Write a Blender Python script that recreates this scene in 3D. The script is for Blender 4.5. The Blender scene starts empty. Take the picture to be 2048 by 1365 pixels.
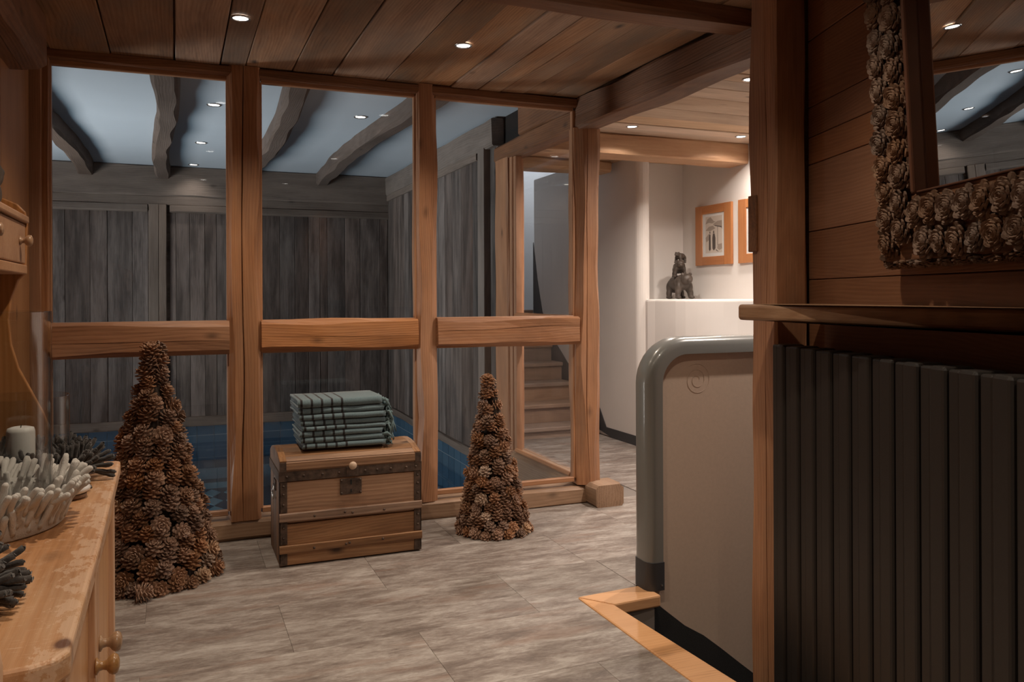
import bpy, bmesh, math, random
from mathutils import Vector, Matrix, noise as mnoise
from math import sin, cos, pi, radians, sqrt

# ------------------------------------------------------------------ camera, world, exposure
scn = bpy.context.scene
COL = scn.collection
scn.view_settings.view_transform = 'Standard'
scn.view_settings.look = 'None'
scn.view_settings.gamma = 1.0
scn.view_settings.use_curve_mapping = False
scn.view_settings.exposure = 0.0

YAW, ROLL, FPX = radians(22.182), radians(0.2364), 1648.24
fw = Vector((sin(YAW), cos(YAW), 0)); r0 = Vector((cos(YAW), -sin(YAW), 0)); d0 = Vector((0, 0, -1))
rt = r0 * cos(ROLL) + d0 * sin(ROLL); dn = -r0 * sin(ROLL) + d0 * cos(ROLL)
cd = bpy.data.cameras.new('camera'); cam = bpy.data.objects.new('camera', cd); COL.objects.link(cam)
cd.sensor_width = 36.0; cd.lens = 36.0 * FPX / 2048; cd.shift_y = -(682.5 - 593.13) / 2048
cd.clip_start = 0.05
M = Matrix((rt, -dn, -fw)).transposed().to_4x4(); M.translation = Vector((0, 0, 1.3))
cam.matrix_world = M
scn.camera = cam

w = bpy.data.worlds.new('world'); scn.world = w; w.use_nodes = True
w.node_tree.nodes['Background'].inputs[0].default_value = (0.9, 0.93, 1.0, 1)
w.node_tree.nodes['Background'].inputs[1].default_value = 0.03

WARM = (1.0, 0.84, 0.66); HALLC = (1.0, 0.88, 0.78); COOL = (1.0, 0.955, 0.90)
P_MAIN, P_HALL, P_POOL, P_UP, P_STAIR = 54, 120, 7, 165, 22

def area_light(name, loc, target, size, energy, col):
    l = bpy.data.lights.new(name, 'AREA'); l.shape = 'RECTANGLE'; l.size, l.size_y = size
    l.energy = energy; l.color = col
    o = bpy.data.objects.new(name, l); COL.objects.link(o); o.location = loc
    o.rotation_euler = (Vector(target) - Vector(loc)).to_track_quat('-Z', 'Y').to_euler()
    return o
# cool uplight washing the pool ceiling from the left, and daylight down the upper stair
area_light('pool_uplight', (-3.8, 7.3, 0.25), (1.9, 7.4, 2.9), (1.0, 3.4), P_UP, COOL).data.spread = radians(105)
area_light('stair_daylight', (4.4, 9.2, 3.6), (3.3, 9.6, 1.2), (0.9, 0.9), P_STAIR, (0.75, 0.86, 1.0))

# ------------------------------------------------------------------ node helpers / materials
def newmat(name):
    m = bpy.data.materials.new(name); m.use_nodes = True
    nt = m.node_tree; nt.nodes.clear()
    out = nt.nodes.new('ShaderNodeOutputMaterial'); b = nt.nodes.new('ShaderNodeBsdfPrincipled')
    nt.links.new(b.outputs[0], out.inputs[0])
    return m, nt, b
def N(nt, t, **kw):
    n = nt.nodes.new(t)
    for k, v in kw.items(): setattr(n, k, v)
    return n
def ramp(nt, stops):
    r = nt.nodes.new('ShaderNodeValToRGB'); e = r.color_ramp.elements
    e[0].position, e[0].color = stops[0][0], (*stops[0][1], 1)
    e[1].position, e[1].color = stops[-1][0], (*stops[-1][1], 1)
    for p, c in stops[1:-1]:
        x = e.new(p); x.color = (*c, 1)
    return r
def math_n(nt, op, a, b=None, clamp=False):
    n = nt.nodes.new('ShaderNodeMath'); n.operation = op; n.use_clamp = clamp
    for i, v in enumerate((a, b)):
        if v is None: continue
        if isinstance(v, (int, float)): n.inputs[i].default_value = v
        else: nt.links.new(v, n.inputs[i])
    return n.outputs[0]
def coords(nt, offset=True):
    tc = N(nt, 'ShaderNodeTexCoord'); src = tc.outputs['Object']
    oi = N(nt, 'ShaderNodeObjectInfo')
    if offset:
        mu = N(nt, 'ShaderNodeVectorMath', operation='MULTIPLY_ADD')
        cx = N(nt, 'ShaderNodeCombineXYZ')
        for i in range(3): nt.links.new(oi.outputs['Random'], cx.inputs[i])
        nt.links.new(cx.outputs[0], mu.inputs[0]); mu.inputs[1].default_value = (31.7, 17.3, 23.9)
        nt.links.new(src, mu.inputs[2]); src = mu.outputs[0]
    return src, oi.outputs['Random']
def mapped(nt, vec, sc):
    mp = N(nt, 'ShaderNodeMapping'); mp.inputs['Scale'].default_value = sc
    nt.links.new(vec, mp.inputs['Vector']); return mp.outputs[0]
def noise_t(nt, vec, scale, detail=4, rough=.55, dist=0):
    n = N(nt, 'ShaderNodeTexNoise'); nt.links.new(vec, n.inputs['Vector'])
    n.inputs['Scale'].default_value = scale; n.inputs['Detail'].default_value = detail
    n.inputs['Roughness'].default_value = rough; n.inputs['Distortion'].default_value = dist
    return n.outputs['Fac']
def bump(nt, b, h, strength, dist=.01):
    n = N(nt, 'ShaderNodeBump'); n.inputs['Strength'].default_value = strength; n.inputs['Distance'].default_value = dist
    nt.links.new(h, n.inputs['Height']); nt.links.new(n.outputs[0], b.inputs['Normal'])

def wood(name, dark, mid, light, var=.35, wave=.10, grey=0, ring=11, rough=.6, bmp=.35, knots=.5, stain=0.0, axis='X', satv=.2, fib=.35):
    """plank / beam wood: grain runs along the local X axis"""
    m, nt, b = newmat(name)
    v, rnd = coords(nt)
    if axis != 'X':
        sp = N(nt, 'ShaderNodeSeparateXYZ'); cb = N(nt, 'ShaderNodeCombineXYZ'); nt.links.new(v, sp.inputs[0])
        order = {'Z': (2, 0, 1), 'Y': (1, 0, 2)}[axis]
        for i, k in enumerate(order): nt.links.new(sp.outputs[k], cb.inputs[i])
        v = cb.outputs[0]
    # warp for cathedral figure and round the knots
    big = noise_t(nt, mapped(nt, v, (.55, 2.2, 2.2)), 1.25, 2, .45)
    wv = N(nt, 'ShaderNodeTexWave', wave_type='BANDS', bands_direction='Y', wave_profile='SIN')
    s = N(nt, 'ShaderNodeVectorMath', operation='MULTIPLY_ADD')
    cx = N(nt, 'ShaderNodeCombineXYZ'); nt.links.new(big, cx.inputs[1]); nt.links.new(big, cx.inputs[2])
    nt.links.new(cx.outputs[0], s.inputs[0]); s.inputs[1].default_value = (0, .20, .20)
    nt.links.new(mapped(nt, v, (.03, 1, .8)), s.inputs[2])
    nt.links.new(s.outputs[0], wv.inputs['Vector'])
    wv.inputs['Scale'].default_value = ring * 2.2; wv.inputs['Distortion'].default_value = 3.5
    wv.inputs['Detail'].default_value = 3.0; wv.inputs['Detail Scale'].default_value = 1.6; wv.inputs['Detail Roughness'].default_value = .65
    fibre = noise_t(nt, mapped(nt, v, (1.6, 60, 60)), 2.2, 4, .65)
    blotch = noise_t(nt, mapped(nt, v, (1.0, 3.5, 3.5)), 1.7, 4, .6)
    fac = math_n(nt, 'ADD', math_n(nt, 'MULTIPLY', wv.outputs['Fac'], wave),
                 math_n(nt, 'ADD', math_n(nt, 'MULTIPLY', fibre, fib), math_n(nt, 'MULTIPLY', blotch, 1 - wave - fib)))
    rp = ramp(nt, [(.25, dark), (.46, mid), (.72, light)]); nt.links.new(fac, rp.inputs[0])
    col = rp.outputs[0]
    # knots
    vo = N(nt, 'ShaderNodeTexVoronoi'); nt.links.new(mapped(nt, v, (1.7, 3.4, 3.4)), vo.inputs['Vector']); vo.inputs['Scale'].default_value = 1.6
    kr = ramp(nt, [(.04, (1, 1, 1)), (.085, (.5, .5, .5)), (.145, (0, 0, 0))]); nt.links.new(math_n(nt, 'ADD', vo.outputs['Distance'], math_n(nt, 'MULTIPLY', math_n(nt, 'SUBTRACT', fibre, .5), .05)), kr.inputs[0])
    kc = N(nt, 'ShaderNodeSeparateXYZ'); nt.links.new(vo.outputs['Color'], kc.inputs[0]); keep = math_n(nt, 'GREATER_THAN', kc.outputs[0], .5)
    mk = N(nt, 'ShaderNodeMix', data_type='RGBA'); nt.links.new(math_n(nt, 'MULTIPLY', math_n(nt, 'MULTIPLY', kr.outputs[0], keep), knots * 1.2, True), mk.inputs[0])
    nt.links.new(col, mk.inputs[6]); mk.inputs[7].default_value = (*[c * .35 for c in dark], 1); col = mk.outputs[2]
    if stain > 0:   # weathered dark streaks
        st = noise_t(nt, mapped(nt, v, (.9, 7, 7)), 1.2, 5, .7)
        sr = ramp(nt, [(.42, (0, 0, 0)), (.62, (1, 1, 1))]); nt.links.new(st, sr.inputs[0])
        ms = N(nt, 'ShaderNodeMix', data_type='RGBA'); nt.links.new(math_n(nt, 'MULTIPLY', sr.outputs[0], stain), ms.inputs[0])
        nt.links.new(col, ms.inputs[6]); ms.inputs[7].default_value = (*[c * .4 for c in dark], 1); col = ms.outputs[2]
    if grey > 0:    # silvery weathering in soft patches
        gn = noise_t(nt, mapped(nt, v, (.8, 3, 3)), 1.6, 5, .65)
        gr = ramp(nt, [(.44, (0, 0, 0)), (.66, (1, 1, 1))]); nt.links.new(gn, gr.inputs[0])
        mg = N(nt, 'ShaderNodeMix', data_type='RGBA'); nt.links.new(math_n(nt, 'MULTIPLY', gr.outputs[0], grey), mg.inputs[0])
        lum = sum(mid) / 3; nt.links.new(col, mg.inputs[6]); mg.inputs[7].default_value = (lum * 1.05, lum * .82, lum * .62, 1); col = mg.outputs[2]
    hs = N(nt, 'ShaderNodeHueSaturation'); nt.links.new(col, hs.inputs['Color'])
    r2 = math_n(nt, 'FRACT', math_n(nt, 'MULTIPLY', rnd, 7.31))
    nt.links.new(math_n(nt, 'ADD', math_n(nt, 'MULTIPLY', rnd, var * 2), 1 - var), hs.inputs['Value'])
    nt.links.new(math_n(nt, 'ADD', math_n(nt, 'MULTIPLY', r2, satv * 2), 1 - satv), hs.inputs['Saturation'])
    nt.links.new(hs.outputs[0], b.inputs['Base Color'])
    b.inputs['Roughness'].default_value = rough
    bump(nt, b, fac, bmp, .006)
    return m

def plain(name, col, rough=.5, metal=0, nz=0, nscale=8, bmp=0, bscale=40, coat=0, emit=None, es=1, sheen=0):
    m, nt, b = newmat(name)
    b.inputs['Base Color'].default_value = (*col, 1); b.inputs['Roughness'].default_value = rough
    b.inputs['Metallic'].default_value = metal; b.inputs['Coat Weight'].default_value = coat
    if sheen: b.inputs['Sheen Weight'].default_value = sheen
    v, rnd = coords(nt)
    if nz:
        f = noise_t(nt, v, nscale, 5, .6)
        rp = ramp(nt, [(.3, tuple(c * (1 - nz) for c in col)), (.7, tuple(min(1, c * (1 + nz)) for c in col))])
        nt.links.new(f, rp.inputs[0]); nt.links.new(rp.outputs[0], b.inputs['Base Color'])
    if bmp: bump(nt, b, noise_t(nt, v, bscale, 4, .6), bmp, .004)
    if emit:
        b.inputs['Emission Color'].default_value = (*emit, 1); b.inputs['Emission Strength'].default_value = es
    return m

def glass_mat(name, ior=1.45, tint=(1, 1, 1)):
    m = bpy.data.materials.new(name); m.use_nodes = True; nt = m.node_tree; nt.nodes.clear()
    out = N(nt, 'ShaderNodeOutputMaterial'); mx = N(nt, 'ShaderNodeMixShader'); tr = N(nt, 'ShaderNodeBsdfTransparent'); gl = N(nt, 'ShaderNodeBsdfGlossy')
    fr = N(nt, 'ShaderNodeFresnel'); ge = N(nt, 'ShaderNodeNewGeometry')
    # the same thin-pane reflectance whichever side of the face is met
    nt.links.new(math_n(nt, 'ADD', math_n(nt, 'MULTIPLY', ge.outputs['Backfacing'], 1 / ior - ior), ior), fr.inputs[0])
    tr.inputs[0].default_value = (*tint, 1); gl.inputs['Roughness'].default_value = 0.0
    nt.links.new(fr.outputs[0], mx.inputs[0]); nt.links.new(tr.outputs[0], mx.inputs[1]); nt.links.new(gl.outputs[0], mx.inputs[2]); nt.links.new(mx.outputs[0], out.inputs[0])
    return m

def water_mat():
    m = glass_mat('water', 1.33, (.78, .90, .97)); nt = m.node_tree
    gl = [n for n in nt.nodes if n.type == 'BSDF_GLOSSY'][0]; fr = [n for n in nt.nodes if n.type == 'FRESNEL'][0]
    tc = N(nt, 'ShaderNodeTexCoord'); f = noise_t(nt, tc.outputs['Object'], 3.0, 2, .5)
    bp = N(nt, 'ShaderNodeBump'); bp.inputs['Strength'].default_value = .05; bp.inputs['Distance'].default_value = .05
    nt.links.new(f, bp.inputs['Height']); nt.links.new(bp.outputs[0], gl.inputs['Normal']); nt.links.new(bp.outputs[0], fr.inputs['Normal'])
    return m

W_CEIL = wood('old_ceiling_planks', (.11, .052, .025), (.30, .158, .082), (.43, .26, .15), var=.36, satv=.15, ring=9, knots=.9, rough=.7, grey=.6, stain=.25)
W_HALL = wood('pale_hall_planks', (.30, .185, .112), (.52, .355, .235), (.66, .49, .345), var=.14, knots=.6, rough=.7, stain=.12)
W_POST = wood('honey_pine_posts', satv=.08, grey=.2, stain=.22, dark=(.19, .074, .029), mid=(.385, .165, .068), light=(.51, .245, .11), var=.12, ring=9, bmp=.6, knots=.6, rough=.5)
W_TRIM = wood('pine_trim', (.25, .115, .055), (.38, .19, .10), (.47, .25, .14), var=.08, satv=.06, ring=14, rough=.5)
W_BEAM = wood('brown_beams', (.075, .030, .013), (.18, .076, .033), (.28, .13, .062), var=.10, satv=.05, grey=.25, ring=9, bmp=.7, knots=.6, rough=.65)
W_HBEAM = wood('orange_hall_beam', (.30, .15, .075), (.52, .29, .15), (.62, .38, .21), var=.1, ring=7, bmp=.5, knots=.8)
W_WALL = wood('red_pine_wall', (.16, .066, .032), (.21, .094, .046), (.29, .14, .074), var=.12, satv=.06, ring=12, knots=.55, rough=.55)
W_SIDE = wood('side_wall_pine', (.22, .105, .052), (.36, .185, .098), (.45, .25, .14), var=.12, ring=8, knots=.8)
W_GREY = wood('weathered_grey_boards', (.062, .048, .043), (.135, .108, .097), (.215, .180, .165), var=.42, satv=.25, ring=9, knots=.7, stain=.75, rough=.85)
W_GTRIM = wood('grey_beam', (.085, .066, .055), (.165, .132, .112), (.225, .185, .158), var=.12, ring=8, knots=.6, stain=.25, rough=.85)
W_RAFT = wood('pool_rafters', (.045, .030, .023), (.090, .062, .048), (.13, .095, .078), var=.1, ring=9, knots=.5, rough=.85, bmp=.7)
W_DRESS = wood('dresser_pine', (.28, .14, .072), (.45, .25, .145), (.55, .34, .215), var=.06, wave=.08, ring=8, knots=.45, rough=.45, stain=.0, bmp=.15)
W_DTOP = wood('worn_dresser_top', (.30, .145, .072), (.52, .29, .165), (.66, .44, .29), var=.03, ring=9, wave=.06, knots=.8, rough=.5, stain=.25, bmp=.25, axis='Y')
W_SHELF = wood('dark_shelf', (.10, .05, .024), (.20, .105, .052), (.30, .17, .09), var=.05, ring=9, knots=.5, rough=.38)
W_CHEST = wood('chest_pine', (.13, .065, .035), (.29, .155, .083), (.41, .245, .14), var=.18, wave=.12, ring=8, knots=.8, stain=.45, rough=.6)
W_STEP = wood('stair_wood', (.16, .10, .07), (.26, .17, .12), (.34, .23, .165), var=.1, ring=10, knots=.4, rough=.5)
W_NOSE = wood('varnished_nosing', (.42, .20, .085), (.62, .33, .155), (.70, .40, .20), var=.05, ring=10, knots=.4, rough=.35, bmp=.08)
PLASTER = plain('white_plaster', (.74, .70, .665), .85, nz=.03, nscale=2, bmp=.12, bscale=9)
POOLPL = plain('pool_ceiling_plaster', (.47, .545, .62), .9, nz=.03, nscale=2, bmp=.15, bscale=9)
BEIGE = plain('beige_lino_panel', (.54, .41, .32), .6, nz=.04, nscale=60, bmp=.08, bscale=300)
CAPG = plain('grey_gloss_cap', (.20, .20, .19), .28, coat=.4, bmp=.02, bscale=30)
BOOTG = plain('dark_grey_boot', (.045, .045, .05), .5)
CARPET = plain('black_carpet', (.016, .015, .015), .95, nz=.3, nscale=300, bmp=.5, bscale=400)
SKIRT = plain('charcoal_skirting', (.055, .055, .06), .6)
RAD = plain('anthracite_radiator', (.019, .0145, .012), .5, nz=.1, nscale=400, bmp=.05, bscale=500)
RADD = plain('radiator_shadow_gap', (.006, .006, .006), .9)
IRON = plain('rusty_iron', (.085, .055, .040), .6, metal=.35, nz=.6, nscale=30, bmp=.4, bscale=60)
STEEL = plain('steel_ring', (.6, .6, .6), .3, metal=1)
GLOW = plain('lamp_glow', (1, 1, 1), .5, emit=(1, .96, .9), es=9)
GLOWP = plain('pool_lamp_glow', (1, 1, 1), .5, emit=(1, .93, .82), es=5)
GLASS = glass_mat('pane_glass', 1.38)
VGLASS = glass_mat('vase_glass', 1.5, (.96, .97, .97))
_nt = VGLASS.node_tree; _lw = N(_nt, 'ShaderNodeLayerWeight'); _lw.inputs[0].default_value = .25
_rp = ramp(_nt, [(.35, (.97, .975, .975)), (.95, (.50, .50, .50))]); _nt.links.new(_lw.outputs['Facing'], _rp.inputs[0])
_nt.links.new(_rp.outputs[0], [n for n in _nt.nodes if n.type == 'BSDF_TRANSPARENT'][0].inputs[0])
WATER = water_mat()
MIRR = plain('mirror_silver', (.80, .80, .80), .0, metal=1)
CONEM = wood('pine_cone_scale', (.075, .034, .018), (.22, .115, .066), (.46, .28, .185), var=.28, ring=60, knots=0, rough=.6, axis='Z', bmp=.1)
CONEL = wood('pale_cone_scale', (.20, .12, .075), (.38, .25, .17), (.56, .42, .30), var=.2, ring=60, knots=0, rough=.6, axis='Z', bmp=.1)
FELTW = plain('white_felt', (.60, .57, .53), .95, bmp=.5, bscale=350, sheen=.3)
FELTD = plain('dark_felt', (.055, .048, .045), .95, nz=.3, nscale=200, bmp=.5, bscale=350, sheen=.3)
WAX = plain('candle_wax', (.80, .78, .74), .45)
BLACKM = plain('black_matt', (.01, .01, .01), .8)
WHITEP = plain('white_ceramic', (.80, .80, .80), .25, coat=.3)
BRONZE = plain('dark_bronze', (.075, .058, .047), .5, nz=.35, nscale=20, bmp=.3, bscale=60)
FRAMEO = wood('orange_picture_frame', (.34, .12, .04), (.46, .18, .065), (.54, .24, .09), var=.03, satv=.02, ring=14, knots=.1, rough=.4)
MAT_W = plain('passe_partout', (.72, .71, .69), .8)
INK = plain('sepia_ink', (.10, .08, .07), .9); INKL = plain('sepia_wash', (.36, .30, .25), .9); PAPER = plain('sepia_paper', (.60, .53, .46), .9)
DARKV = plain('vent_black', (.006, .006, .006), 1)
GROUT = plain('tile_grout', (.34, .42, .48), .8)

def tile_mat(name, a, b_, rough=.25):
    m, nt, b = newmat(name); v, rnd = coords(nt)
    f = noise_t(nt, v, 9, 3, .6)
    rp = ramp(nt, [(0, a), (1, b_)]); nt.links.new(math_n(nt, 'ADD', math_n(nt, 'MULTIPLY', rnd, .6), math_n(nt, 'MULTIPLY', f, .4)), rp.inputs[0])
    nt.links.new(rp.outputs[0], b.inputs['Base Color']); b.inputs['Roughness'].default_value = rough
    return m
TILE = tile_mat('blue_tile', (.045, .095, .155), (.085, .165, .25))
MOSL = tile_mat('pale_teal_tile', (.40, .56, .58), (.48, .64, .66)); MOSD = tile_mat('dark_plum_tile', (.035, .03, .06), (.05, .045, .08))

def floor_mat():
    m, nt, b = newmat('grey_brown_vinyl'); v, rnd = coords(nt)
    a = noise_t(nt, mapped(nt, v, (2.4, 9, 1)), 1.9, 9, .74, .4)
    c = noise_t(nt, mapped(nt, v, (1.6, 4.5, 1)), 1.2, 5, .6, .3)
    g = noise_t(nt, mapped(nt, v, (12, 40, 1)), 3, 4, .7)
    f = math_n(nt, 'ADD', math_n(nt, 'MULTIPLY', a, .55), math_n(nt, 'ADD', math_n(nt, 'MULTIPLY', c, .25), math_n(nt, 'MULTIPLY', g, .2)))
    rp = ramp(nt, [(.34, (.105, .082, .070)), (.44, (.18, .143, .122)), (.50, (.26, .22, .192)), (.56, (.355, .315, .282)), (.64, (.46, .42, .385))])
    nt.links.new(f, rp.inputs[0])
    # rusty patches
    ru = noise_t(nt, mapped(nt, v, (1.6, 7, 1)), 1.3, 5, .6, .3); rr = ramp(nt, [(.56, (0, 0, 0)), (.68, (1, 1, 1))]); nt.links.new(ru, rr.inputs[0])
    mx = N(nt, 'ShaderNodeMix', data_type='RGBA'); nt.links.new(math_n(nt, 'MULTIPLY', rr.outputs[0], .55), mx.inputs[0]); nt.links.new(rp.outputs[0], mx.inputs[6]); mx.inputs[7].default_value = (.22, .14, .105, 1)
    hs = N(nt, 'ShaderNodeHueSaturation'); nt.links.new(mx.outputs[2], hs.inputs['Color'])
    nt.links.new(math_n(nt, 'ADD', math_n(nt, 'MULTIPLY', rnd, .12), .94), hs.inputs['Value'])
    nt.links.new(hs.outputs[0], b.inputs['Base Color']); b.inputs['Roughness'].default_value = .5
    b.inputs['Specular IOR Level'].default_value = .35
    bump(nt, b, f, .12, .004)
    return m
VINYL = floor_mat()

def towel_mat():
    m, nt, b = newmat('teal_striped_towel')
    tc = N(nt, 'ShaderNodeTexCoord'); sp = N(nt, 'ShaderNodeSeparateXYZ'); nt.links.new(tc.outputs['Object'], sp.inputs[0])
    x = sp.outputs[0]
    # five bands 36 mm apart, 9 mm wide, starting 18 mm from the left end
    ph = math_n(nt, 'FRACT', math_n(nt, 'DIVIDE', math_n(nt, 'SUBTRACT', x, .010), .050))
    band = math_n(nt, 'LESS_THAN', ph, .22)
    lim = math_n(nt, 'MULTIPLY', math_n(nt, 'GREATER_THAN', x, .008), math_n(nt, 'LESS_THAN', x, .225))
    fac = math_n(nt, 'MULTIPLY', band, lim)
    mx = N(nt, 'ShaderNodeMix', data_type='RGBA'); nt.links.new(fac, mx.inputs[0]); mx.inputs[7].default_value = (.012, .011, .013, 1)
    f = noise_t(nt, tc.outputs['Object'], 260, 3, .6); rp = ramp(nt, [(.3, (.085, .132, .148)), (.7, (.145, .205, .225))]); nt.links.new(f, rp.inputs[0])
    nt.links.new(rp.outputs[0], mx.inputs[6]); nt.links.new(mx.outputs[2], b.inputs['Base Color']); b.inputs['Roughness'].default_value = .95
    b.inputs['Sheen Weight'].default_value = .25
    bump(nt, b, f, .5, .003)
    return m
TOWEL = towel_mat()
TASS = plain('teal_fringe', (.13, .19, .20), .95, nz=.3, nscale=120, bmp=.6, bscale=200)

# ------------------------------------------------------------------ mesh helpers
def link(name, me, mat=None, parent=None, mw=None, kind=None):
    o = bpy.data.objects.new(name, me); COL.objects.link(o)
    if mat is not None and len(me.materials) == 0: me.materials.append(mat)
    if mw is not None: o.matrix_world = mw
    if parent is not None:
        o.parent = parent; o.matrix_parent_inverse = Matrix.Identity(4)
        # parents in this script are never scaled; store the local transform
        o.matrix_local = PW[parent.name].inverted() @ (mw if mw is not None else Matrix.Identity(4)) if parent.name in PW else (mw or Matrix.Identity(4))
    if kind: o['kind'] = kind
    PW[o.name] = mw.copy() if mw is not None else Matrix.Identity(4)
    return o
PW = {}
def empty(name, loc=(0, 0, 0), rz=0, label=None, cat=None, group=None, kind=None):
    o = bpy.data.objects.new(name, None); COL.objects.link(o); o.empty_display_size = .1
    mw = Matrix.Translation(loc) @ Matrix.Rotation(rz, 4, 'Z'); o.matrix_world = mw; PW[o.name] = mw
    tag(o, label, cat, group, kind); return o
def tag(o, label=None, cat=None, group=None, kind=None):
    if label: o['label'] = label
    if cat: o['category'] = cat
    if group: o['group'] = group
    if kind: o['kind'] = kind
    return o
def mesh(name, vs, fs, smooth=False):
    me = bpy.data.meshes.new(name); me.from_pydata([tuple(v) for v in vs], [], fs); me.update()
    if smooth: me.polygons.foreach_set('use_smooth', [True] * len(me.polygons))
    return me
def fixn(me):
    bm = bmesh.new(); bm.from_mesh(me); bmesh.ops.recalc_face_normals(bm, faces=bm.faces); bm.to_mesh(me); bm.free(); return me
class MB:
    def __init__(s): s.v = []; s.f = []
    def add(s, vs, fs, mat=None):
        n = len(s.v); s.v += [(mat @ Vector(v)) if mat else Vector(v) for v in vs]; s.f += [tuple(i + n for i in f) for f in fs]
    def box(s, a, b, mat=None):
        x0, y0, z0 = a; x1, y1, z1 = b
        s.add([(x0, y0, z0), (x1, y0, z0), (x1, y1, z0), (x0, y1, z0), (x0, y0, z1), (x1, y0, z1), (x1, y1, z1), (x0, y1, z1)],
              [(0, 3, 2, 1), (4, 5, 6, 7), (0, 1, 5, 4), (1, 2, 6, 5), (2, 3, 7, 6), (3, 0, 4, 7)], mat)
    def prism(s, pts, z0, z1, mat=None):
        n = len(pts); vs = [(x, y, z0) for x, y in pts] + [(x, y, z1) for x, y in pts]
        fs = [tuple(reversed(range(n))), tuple(range(n, 2 * n))] + [(i, (i + 1) % n, n + (i + 1) % n, n + i) for i in range(n)]
        s.add(vs, fs, mat)
    def lathe(s, prof, n=32, mat=None, cap=True):
        vs = []; fs = []
        for r, z in prof: vs += [(r * cos(2 * pi * i / n), r * sin(2 * pi * i / n), z) for i in range(n)]
        for k in range(len(prof) - 1):
            for i in range(n): fs.append((k * n + i, k * n + (i + 1) % n, (k + 1) * n + (i + 1) % n, (k + 1) * n + i))
        if cap:
            if prof[0][0] > 1e-6: fs.append(tuple(reversed(range(n))))
            if prof[-1][0] > 1e-6: fs.append(tuple(range((len(prof) - 1) * n, len(prof) * n)))
        s.add(vs, fs, mat)
    def tube(s, pts, r, n=8, cap=True, taper=None):
        pts = [Vector(p) for p in pts]; vs = []; fs = []; up = Vector((0, 0, 1))
        for i, p in enumerate(pts):
            t = (pts[min(i + 1, len(pts) - 1)] - pts[max(i - 1, 0)]).normalized()
            a = t.cross(up if abs(t.z) < .95 else Vector((1, 0, 0))).normalized(); bq = t.cross(a)
            rr = r if taper is None else r * taper[i]
            vs += [p + (a * cos(2 * pi * k / n) + bq * sin(2 * pi * k / n)) * rr for k in range(n)]
        for i in range(len(pts) - 1):
            for k in range(n): fs.append((i * n + k, i * n + (k + 1) % n, (i + 1) * n + (k + 1) % n, (i + 1) * n + k))
        if cap: fs += [tuple(reversed(range(n))), tuple(range((len(pts) - 1) * n, len(pts) * n))]
        s.add(vs, fs)
    def build(s, name, mat, parent=None, mw=None, smooth=False, kind=None, bevel=0, seg=2, auto=False):
        me = fixn(mesh(name, s.v, s.f, smooth))
        o = link(name, me, mat, parent, mw, kind)
        if bevel:
            md = o.modifiers.new('bevel', 'BEVEL'); md.width = bevel; md.segments = seg; md.limit_method = 'ANGLE'; md.angle_limit = radians(35)
        if auto:
            me.polygons.foreach_set('use_smooth', [True] * len(me.polygons))
            bm = bmesh.new(); bm.from_mesh(me)
            for e in bm.edges:
                if len(e.link_faces) == 2 and e.calc_face_angle(0) > radians(35): e.smooth = False
            bm.to_mesh(me); bm.free()
        return o
def bx(name, a, b, mat, parent=None, bevel=0, kind=None, seg=2):
    m = MB(); c = Vector([(a[i] + b[i]) / 2 for i in range(3)])
    m.box(Vector(a) - c, Vector(b) - c)
    return m.build(name, mat, parent, Matrix.Translation(c), kind=kind, bevel=bevel, seg=seg)
def axes(a, b, up):
    a, b, up = Vector(a), Vector(b), Vector(up)
    x = (b - a).normalized(); z = (up - x * up.dot(x)).normalized(); y = z.cross(x)
    m = Matrix((x, y, z)).transposed().to_4x4(); m.translation = (a + b) / 2
    return m, (b - a).length
def board(name, a, b, wd, th, up, mat, parent, ch=.003, wob=0):
    """plank from a to b (centre line of its visible face), face towards `up`"""
    mw, L = axes(a, b, up); h = L / 2; w2 = wd / 2; g = wob
    prof = [(-w2, -th), (w2, -th), (w2, -ch), (w2 - ch, 0), (-w2 + ch, 0), (-w2, -ch)]
    vs = []
    for sx in (-h, h): vs += [(sx, y + random.uniform(-g, g), z) for y, z in prof]
    fs = [(0, 1, 2, 3, 4, 5), (11, 10, 9, 8, 7, 6)] + [(i, i + 6, (i + 1) % 6 + 6, (i + 1) % 6) for i in range(6)]
    return link(name, fixn(mesh(name, vs, fs)), mat, parent, mw)
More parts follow.
